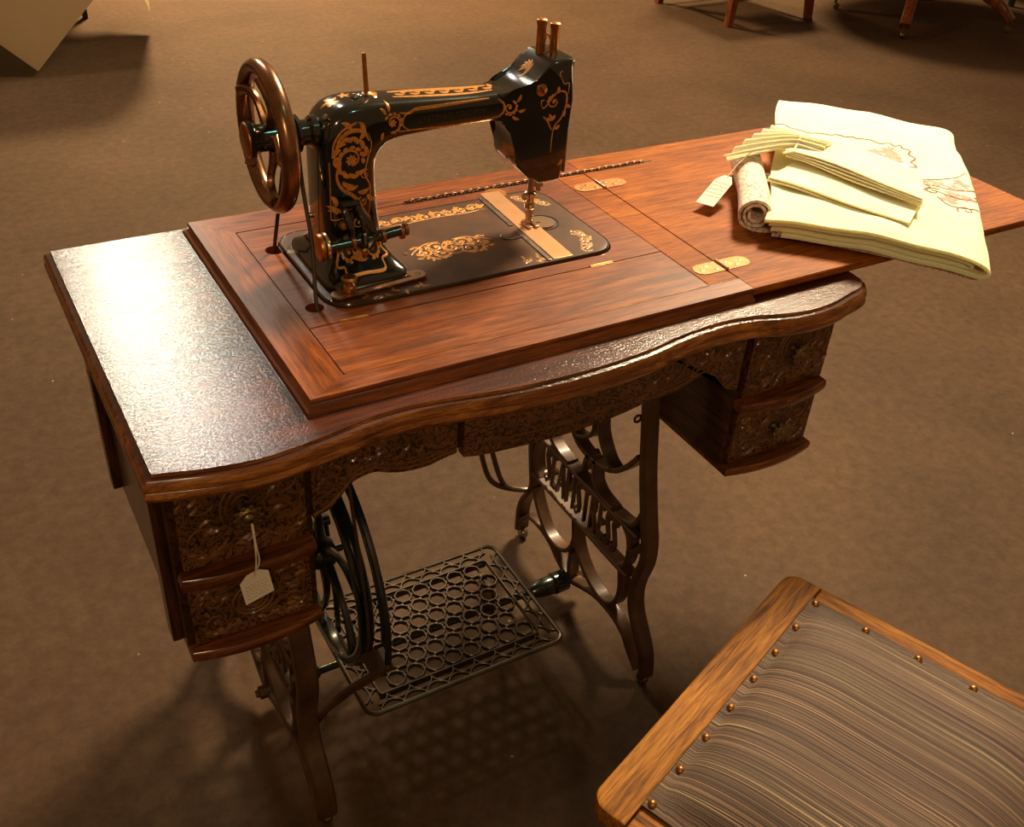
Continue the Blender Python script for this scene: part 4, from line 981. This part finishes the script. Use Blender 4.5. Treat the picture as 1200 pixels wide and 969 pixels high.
c += spiral(1.012, -.165, .011, 1, 1.2, 1, .0022)+spiral(1.005, -.452, .013, 3, 1.1, -1, .0026)+spiral(1.075, -.425, .012, 1, 1.2, 1, .0022)+spiral(1.010, -.385, .012, 0, 1.1, 1, .0026)
c += stroke([(1.02, -.36), (1.045, -.39), (1.09, -.395), (1.12, -.385), (1.15, -.37)], .0030)+stroke([(1.01, -.38), (1.03, -.42), (1.065, -.43), (1.10, -.44)], .0026)+stroke([(1.0, -.40), (.995, -.43), (1.012, -.447), (1.03, -.455)], .0030)
c += stroke([(1.025, -.32), (1.05, -.345), (1.09, -.355), (1.13, -.345)], .0022)
bm = NB(); ribbons(bm, c, map_cloth, .0003, .0012)
obj('embroidery', bm, 'thread', big)
c = []
rg = random.Random(9)
for (x, y) in ((1.055, -.225), (1.048, -.243), (1.070, -.245), (1.062, -.262), (1.036, -.228), (1.078, -.232), (1.035, -.345), (1.045, -.365), (1.025, -.335), (1.060, -.385), (1.030, -.405), (1.085, -.375), (1.012, -.415), (1.045, -.42)):
    for k in range(6): c += leaf(x, y, k*1.05+rg.random(), .015, .0065, .6, 4)
bm = NB(); ribbons(bm, c, map_cloth, .0002, .0009); obj('embroidered_flower', bm, 'thread_pale', big)['kind'] = 'stuff'
c = spiral(.812, -.462, .008, 1, 1.2, 1, .002)
# napkins: two folded strips tied together
def quad_cloth(bm, P, z, layers, th, gap, ph, curve=.0):
    """P: four corners (left-front, right-front, right-back, left-back) on the pile; stacked thin layers"""
    P = [Vector(p) for p in P]
    for li in range(layers):
        na, nbb = 16, 8; top_, bot = [], []
        for i in range(na+1):
            u = i/na; rt, rb = [], []
            for j in range(nbb+1):
                v = j/nbb; p = (P[0]*(1-u)+P[1]*u)*(1-v)+(P[3]*(1-u)+P[2]*u)*v
                p = p+(P[3]-P[0]).normalized()*(.0020*li+.002*math.sin(8*u+ph+li))*(1-v)
                zz = z+li*(th+gap*(.3+.7*u*(1-u)*4))+.0022*math.sin(6*u+ph)*(1-.3*v)+.001*math.sin(11*v+ph+u*4)+curve*math.sin(PI*u)
                rt.append(bm.verts.new((p.x, p.y, zz+th))); rb.append(bm.verts.new((p.x, p.y, zz)))
            top_.append(rt); bot.append(rb)
        for i in range(na):
            for j in range(nbb):
                bm.faces.new((top_[i][j], top_[i+1][j], top_[i+1][j+1], top_[i][j+1])); bm.faces.new((bot[i][j], bot[i][j+1], bot[i+1][j+1], bot[i+1][j]))
            bm.faces.new((top_[i][0], bot[i][0], bot[i+1][0], top_[i+1][0])); bm.faces.new((top_[i][nbb], top_[i+1][nbb], bot[i+1][nbb], bot[i][nbb]))
        for j in range(nbb):
            bm.faces.new((top_[0][j], top_[0][j+1], bot[0][j+1], bot[0][j])); bm.faces.new((top_[na][j], bot[na][j], bot[na][j+1], top_[na][j+1]))
bm = NB(); quad_cloth(bm, [(.788, -.262), (.872, -.462), (.965, -.405), (.905, -.215)], ZT+.037, 2, .0030, .0022, .4)
top_obj('lower_napkin', bm, 'napkin', (.88, -.33, ZT+.036), 'plain folded cream napkin between the tied napkins and the tablecloth', 'napkin')
t2 = thing('napkin_bundle', (.90, -.25, ZT+.046), 'cream napkins tied together at one end, topmost on the cloth pile', 'napkins')
bm = NB(); quad_cloth(bm, [(.858, -.222), (.918, -.438), (1.000, -.365), (.935, -.160)], ZT+.0485, 4, .0022, .0016, 1.2, .004); obj('folded_napkin', bm, 'napkin', t2)
bm = NB(); nr, na = 12, 60; T0 = Vector((.905, -.205)); rows = []
for s_ in (0, 1):
    g = []
    for i in range(nr+1):
        u = i/nr; row = []
        for k in range(na+1):
            v = k/na; wd_ = .030+.16*max(0, u-.35)+.04*abs(u-.35); ax_ = Vector((-.42, .907)); sd = Vector((.907, .42))
            c_ = T0+ax_*((u-.35)*.118)+sd*((v-.5)*wd_*1.2-.02*u)
            pl_ = .0060*math.sin(v*2*PI*5.5+u*1.0)*(.5+.8*u); z = ZT+.056+.006*math.cos((u-.35)*2)-.022*max(0, u-.45)+pl_+(.010*math.sin(PI*v))*(1-u*.4)-.0016*s_
            row.append(bm.verts.new((c_.x, c_.y, z)))
        g.append(row)
    rows.append(g)
for g, fl_ in ((rows[0], 1), (rows[1], 0)):
    for i in range(nr):
        for k in range(na):
            q4 = (g[i][k], g[i][k+1], g[i+1][k+1], g[i+1][k]); bm.faces.new(q4 if fl_ else q4[::-1])
for i in range(nr):
    for k in (0, na): bm.faces.new((rows[0][i][k], rows[0][i+1][k], rows[1][i+1][k], rows[1][i][k]))
for k in range(na):
    for i in (0, nr): bm.faces.new((rows[0][i][k], rows[0][i][k+1], rows[1][i][k+1], rows[1][i][k]))
obj('pleated_end', bm, 'cream', t2)
bm = NB(); pts = []
for k in range(24):
    a = 2*PI*k/24; sd = Vector((.907, .42)); pts.append((T0.x+sd.x*.021*math.cos(a), T0.y+sd.y*.021*math.cos(a), ZT+.062+.013*math.sin(a)))
tube(bm, pts, .0016, 6, closed=True); tube(bm, [(T0.x-.019, T0.y-.009, ZT+.066), (.862, -.232, ZT+.064), (.845, -.228, ZT+.062)], .0016, 6); obj('ribbon_tie', bm, 'napkin', t2)
t3 = thing('paper_tag', (.745, -.215, ZT), 'small white paper tag on a string, beside the pink rolled cloth', 'tag')
bm = NB(); o, U, V, N = tag_card(bm, (.690, -.246, ZT+.012), (.45, -.89, .02), (.86, .43, .26), .028, .078, .0003); obj('card', bm, 'paper', t3, smooth=False)
writing(t3, o, Vector(V), -Vector(U), N, .088, .030, (-.2, 0, .2), 5) if False else writing(t3, o, U, V, N, .030, .088, (.25, .35, .45, .55, .65), 5)
bm = NB(); tube(bm, catmull([o+V*.074, (.790, -.20, ZT+.047), (.835, -.19, ZT+.060), (.880, -.205, ZT+.070)], 5), .0008, 6); obj('string', bm, 'string', t3)

# ================================================================== stool
Q = Vector((.581, -.655)); uu = Vector((-.9334, -.3588)).normalized(); vv = Vector((.3588, -.9334)).normalized()
SZ = .45; Lu, Lv = .462, .44
rz = math.atan2(-uu.y, -uu.x)       # local +x points along -uu
ctr = Q+uu*Lu/2+vv*Lv/2
sto = thing('stool', (ctr.x, ctr.y, 0), 'golden oak stool with a striped upholstered seat, in front of the sewing table', 'stool', rotz=rz)
hx, hy = Lu/2, Lv/2        # local: +x = -uu direction (towards right/back), +y = -vv (towards the sewing table)
def lob(name, bm, mat, **k): return obj(name, bm, mat, sto, local=True, **k)
fx, fy = .030, .048
R_ = .022
def board(pts, mat):
    bm = NB(); moulded(bm, pts, [(-.004, SZ), (-.0015, SZ-.001), (0, SZ-.004), (0, SZ-.020), (-.002, SZ-.024), (-.006, SZ-.026)]); return lob('seat_board', bm, mat, angle=30, wn=True)
def arc(cx, cy, r, a0, a1, n=6): return [(cx+r*math.cos(a0+(a1-a0)*k/n), cy+r*math.sin(a0+(a1-a0)*k/n)) for k in range(n+1)]
board([(hx-.0, hy-fy+.0003)]+arc(hx-R_, hy-R_, R_, 0, PI/2)+arc(-hx+R_, hy-R_, R_, PI/2, PI)+[(-hx, hy-fy+.0003)], 'stool_x')
board([(-hx, -hy+fy-.0003)]+arc(-hx+R_, -hy+R_, R_, PI, 1.5*PI)+arc(hx-R_, -hy+R_, R_, 1.5*PI, 2*PI)+[(hx, -hy+fy-.0003)], 'stool_x')
board([(hx-fx-.015, -hy+fy), (hx, -hy+fy), (hx, hy-fy), (hx-fx-.015, hy-fy)], 'stool_y')
board([(-hx, -hy+fy), (-hx+fx+.015, -hy+fy), (-hx+fx+.015, hy-fy), (-hx, hy-fy)], 'stool_y')
# cushion: domed, with flat welt
bm = NB(); nx, ny = 36, 36; cxh, cyh = hx-fx, hy-fy; g = []
for i in range(nx+1):
    row = []
    for j in range(ny+1):
        u = -1+2*i/nx; v = -1+2*j/ny
        eu, ev = 1-abs(u), 1-abs(v); wl = .13
        def dome(e): return 0 if e < wl*.55 else min(1, ((e-wl*.55)/.55))
        d = (math.sin(dome(eu)*PI/2)**.55)*(math.sin(dome(ev)*PI/2)**.55)
        z = SZ+.0035+.034*d+(.0012*math.sin(v*40)*(1 if (eu < .12) else 0))*(1 if eu > .02 else 0)
        row.append(bm.verts.new((u*cxh, v*cyh, z)))
    g.append(row)
for i in range(nx):
    for j in range(ny): bm.faces.new((g[i][j], g[i+1][j], g[i+1][j+1], g[i][j+1]))
bd = [g[i][0] for i in range(nx)]+[g[nx][j] for j in range(ny)]+[g[i][ny] for i in range(nx, 0, -1)]+[g[0][j] for j in range(ny, 0, -1)]
lo = [bm.verts.new((v.co.x, v.co.y, SZ-.018)) for v in bd]
for i in range(len(bd)): bm.faces.new((bd[i], lo[i], lo[(i+1) % len(bd)], bd[(i+1) % len(bd)]))
bm.faces.new(lo[::-1]); cu = lob('cushion', bm, 'stripes', angle=60)
bm = NB()
lathe(bm, [(.0052, 0), (.0046, .0022), (.0026, .0038), (.0001, .0043)], (0, 0, 0), seg=12); tk0 = None
spots = [(x, cyh-.0075) for x in [cxh-.008-k*(2*cxh-.016)/7 for k in range(8)]]+[(cxh-.0075, cyh-.008-k*.068) for k in range(1, 6)]+[(-cxh+.0075, cyh-.008-k*.068) for k in range(1, 6)]+[(x, -cyh+.0075) for x in [cxh-.008-k*(2*cxh-.016)/7 for k in range(8)]]
for x, y in spots:
    if tk0 is None: tk0 = obj('tack', bm, 'brass', cu, local=True); o2 = tk0
    else: o2 = tk0.copy(); COL.objects.link(o2); o2.parent = cu
    o2.location = (x, y, SZ+.0036)
for sx in (-1, 1):
    for sy in (-1, 1):
        bm = NB(); x, y = sx*(hx-.045), sy*(hy-.045)
        loft(bm, [[(x*f+a*s, y*f+b*s, z) for a, b in ((-1, -1), (1, -1), (1, 1), (-1, 1))] for z, s, f in ((0, .013, 1.08), (.12, .014, 1.06), (.30, .018, 1.02), (SZ-.0262, .021, 1.0))]); lob('leg', bm, 'stool_y', bev=.002)
for s in (-1, 1):
    bm = NB(); box(bm, -hx+.05, hx-.05, s*(hy-.045)-.008, s*(hy-.045)+.008, .36, SZ-.0262); lob('apron', bm, 'stool_x', bev=.001)
    bm = NB(); box(bm, s*(hx-.045)-.008, s*(hx-.045)+.008, -hy+.05, hy-.05, .36, SZ-.0262); lob('apron', bm, 'stool_y', bev=.001)

# ================================================================== background furniture
# wooden chair, legs seen at the top edge
bc = thing('wooden_chair', (3.85, 3.15, 0), 'brown wooden chair with slanting legs and low stretcher, beyond the cloth pile', 'chair')
for (x, y, tx, ty) in ((3.507, 2.90, 3.56, 2.93), (4.065, 2.90, 4.03, 2.93), (3.44, 3.42, 3.52, 3.36), (3.98, 3.46, 3.94, 3.38)):
    bm = NB(); loft(bm, [[(x+(tx-x)*f+a*s, y+(ty-y)*f+b*s, z) for a, b in ((-1, -1), (1, -1), (1, 1), (-1, 1))] for z, s, f in ((0, .018, 0), (.45, .024, 1))]); obj('leg', bm, 'bgwood', bc, bev=.003)
for a, b in (((3.53, 2.905), (4.05, 2.905)), ((3.48, 3.40), (3.97, 3.43)), ((3.525, 2.91), (3.48, 3.38)), ((4.05, 2.91), (3.97, 3.42))):
    bm = NB(); tube(bm, [(*a, .135), (*b, .135)], .014, 8); obj('stretcher', bm, 'bgwood', bc)
bm = NB(); moulded(bm, rrect(3.48, 4.08, 2.88, 3.46, .05, 4), [(-.01, .48), (0, .47), (0, .455), (-.008, .45)]); obj('seat', bm, 'bgwood', bc)
for x in (3.52, 3.73, 3.95):
    bm = NB(); loft(bm, [[(x+a*.02, 3.38+b*.012+(z-.45)*.12, z) for a, b in ((-1, -1), (1, -1), (1, 1), (-1, 1))] for z in (.478, .95)]); obj('back_slat', bm, 'bgwood', bc, bev=.002)
bm = NB(); box(bm, 3.48, 4.02, 3.42, 3.45, .93, 1.0); obj('backrest', bm, 'bgwood', bc, bev=.006)
# pedestal table with four curved feet on casters
pt = thing('pedestal_table', (4.75, 2.80, 0), 'red brown pedestal table with scrolled feet on small casters, in the top right corner', 'table')
PC = Vector((4.75, 2.80))
bm = NB(); lathe(bm, [(.14, .10), (.17, .13), (.16, .18), (.11, .22), (.09, .30), (.13, .38), (.14, .48), (.09, .58), (.10, .68), (.16, .71)], (PC.x, PC.y, 0), seg=10); obj('pedestal', bm, 'bgwood', pt)
bm = NB(); lathe(bm, [(.58, .71), (.61, .72), (.61, .745), (.59, .755), (.0001, .755)], (PC.x, PC.y, 0), seg=40); obj('tabletop', bm, 'bgwood', pt)
for fxp, fyp in ((4.275, 2.42), (4.985, 2.31), (4.37, 3.01), (5.13, 3.12)):
    d = Vector((fxp, fyp))-PC; l = d.length; d.normalize(); q = Vector((-d.y, d.x))
    prof = [(.09, .20), (.22*l/.5, .215), (.62*l, .185), (.85*l, .125), (.99*l, .062)]; wds = [.07, .07, .062, .055, .045]
    C_ = catmull([(a, b) for a, b in prof], 4); n = len(C_); rings = []
    for i, p in enumerate(C_):
        t = (C_[min(i+1, n-1)]-C_[max(i-1, 0)]).normalized(); nr_ = Vector((-t.y, t.x)); h = wds[min(4, i*5//n)]/2*(1.1-.2*i/n); w2 = .028
        ring = []
        for a, b in ((h, -w2*.7), (h*.7, -w2), (-h*.7, -w2), (-h, -w2*.7), (-h, w2*.7), (-h*.7, w2), (h*.7, w2), (h, w2*.7)):
            rr = p.x+nr_.x*a; zz = p.y+nr_.y*a; ring.append((PC.x+d.x*rr+q.x*b, PC.y+d.y*rr+q.y*b, zz))
        rings.append(ring)
    bm = NB(); loft(bm, rings); f_ = obj('foot', bm, 'bgwood', pt, angle=50)
    bm = NB(); e_ = PC+d*(l*1.0); tube(bm, [(e_.x, e_.y, .055), (e_.x, e_.y, .026)], .008, 8); lathe(bm, [(.0001, -.010), (.014, -.010), (.0165, -.005), (.0165, .005), (.014, .010), (.0001, .010)], (e_.x-d.x*.008, e_.y-d.y*.008, .0168), (q.x, q.y, 0), 14); obj('caster', bm, 'dbrass', f_)
# black legged table under a cream cloth (top left) and a second one behind right
lt = thing('black_table', (.35, 3.55, 0), 'table with thin black legs under a hanging cream cloth, in the top left corner', 'table')
bm = NB(); box(bm, -.25, .62, 3.30, 4.05, .70, .728); obj('tabletop', bm, 'black', lt, bev=.003)
for x, y, tx in ((.520, 3.97, .50), (-.18, 3.97, -.18), (.55, 3.36, .55), (-.18, 3.36, -.18)):
    if (x, y) == (.55, 3.36): continue
    bm = NB(); loft(bm, [[(x+(tx-x)*f+a*.011, y+b*.011, z) for a, b in ((-1, -1), (1, -1), (1, 1), (-1, 1))] for z, f in ((0, 0), (.70, 1))]); obj('leg', bm, 'black', lt)
# cloth: square laid diagonally, corners hanging down
bm = NB(); n = 40; g = []
tc = (.185, 3.675)
def drp(x, y, x0=-.26, x1=.63, y0=3.29, y1=4.06):
    cx = min(max(x, x0), x1); cy = min(max(y, y0), y1); d = math.hypot(x-cx, y-cy); 
    if d < 1e-6: return Vector((x, y, .732))
    k = .10; ox, oy = (x-cx)/d, (y-cy)/d; out = k*(1-math.exp(-d/k))*.55+d*.10
    return Vector((cx+ox*out, cy+oy*out, .732-max(0, d-.02)*.97+.0))
H = .80
for i in range(n+1):
    row = []
    for j in range(n+1):
        u, v = -H+2*H*i/n, -H+2*H*j/n; x = tc[0]+(u-v)*.7071; y = tc[1]+(u+v)*.7071; p = drp(x, y); row.append(p)
    g.append(row)
V0 = [[bm.verts.new(p) for p in r] for r in g]; V1 = [[bm.verts.new(p-Vector((0, 0, .002))) for p in r] for r in g]
for i in range(n):
    for j in range(n): bm.faces.new((V0[i][j], V0[i+1][j], V0[i+1][j+1], V0[i][j+1])); bm.faces.new((V1[i][j], V1[i][j+1], V1[i+1][j+1], V1[i+1][j]))
    for a in (0, n): bm.faces.new((V0[i][a], V1[i][a], V1[i+1][a], V0[i+1][a])); bm.faces.new((V0[a][i], V0[a][i+1], V1[a][i+1], V1[a][i]))
top_obj('draped_tablecloth', bm, 'drape', (tc[0], tc[1], .73), 'cream cloth hanging in points over the black legged table, top left corner', 'tablecloth')
dl = thing('dark_table', (5.9, 3.2, 0), 'dark table of which one thin black leg shows at the top right edge', 'table')
bm = NB(); box(bm, 5.48, 6.35, 2.68, 3.5, .70, .73); obj('tabletop', bm, 'black', dl, bev=.003)
for x, y in ((5.52, 2.72), (6.3, 2.72), (5.52, 3.45), (6.3, 3.45)):
    bm = NB(); box(bm, x-.014, x+.014, y-.014, y+.014, 0, .70); obj('leg', bm, 'black', dl, bev=.002)
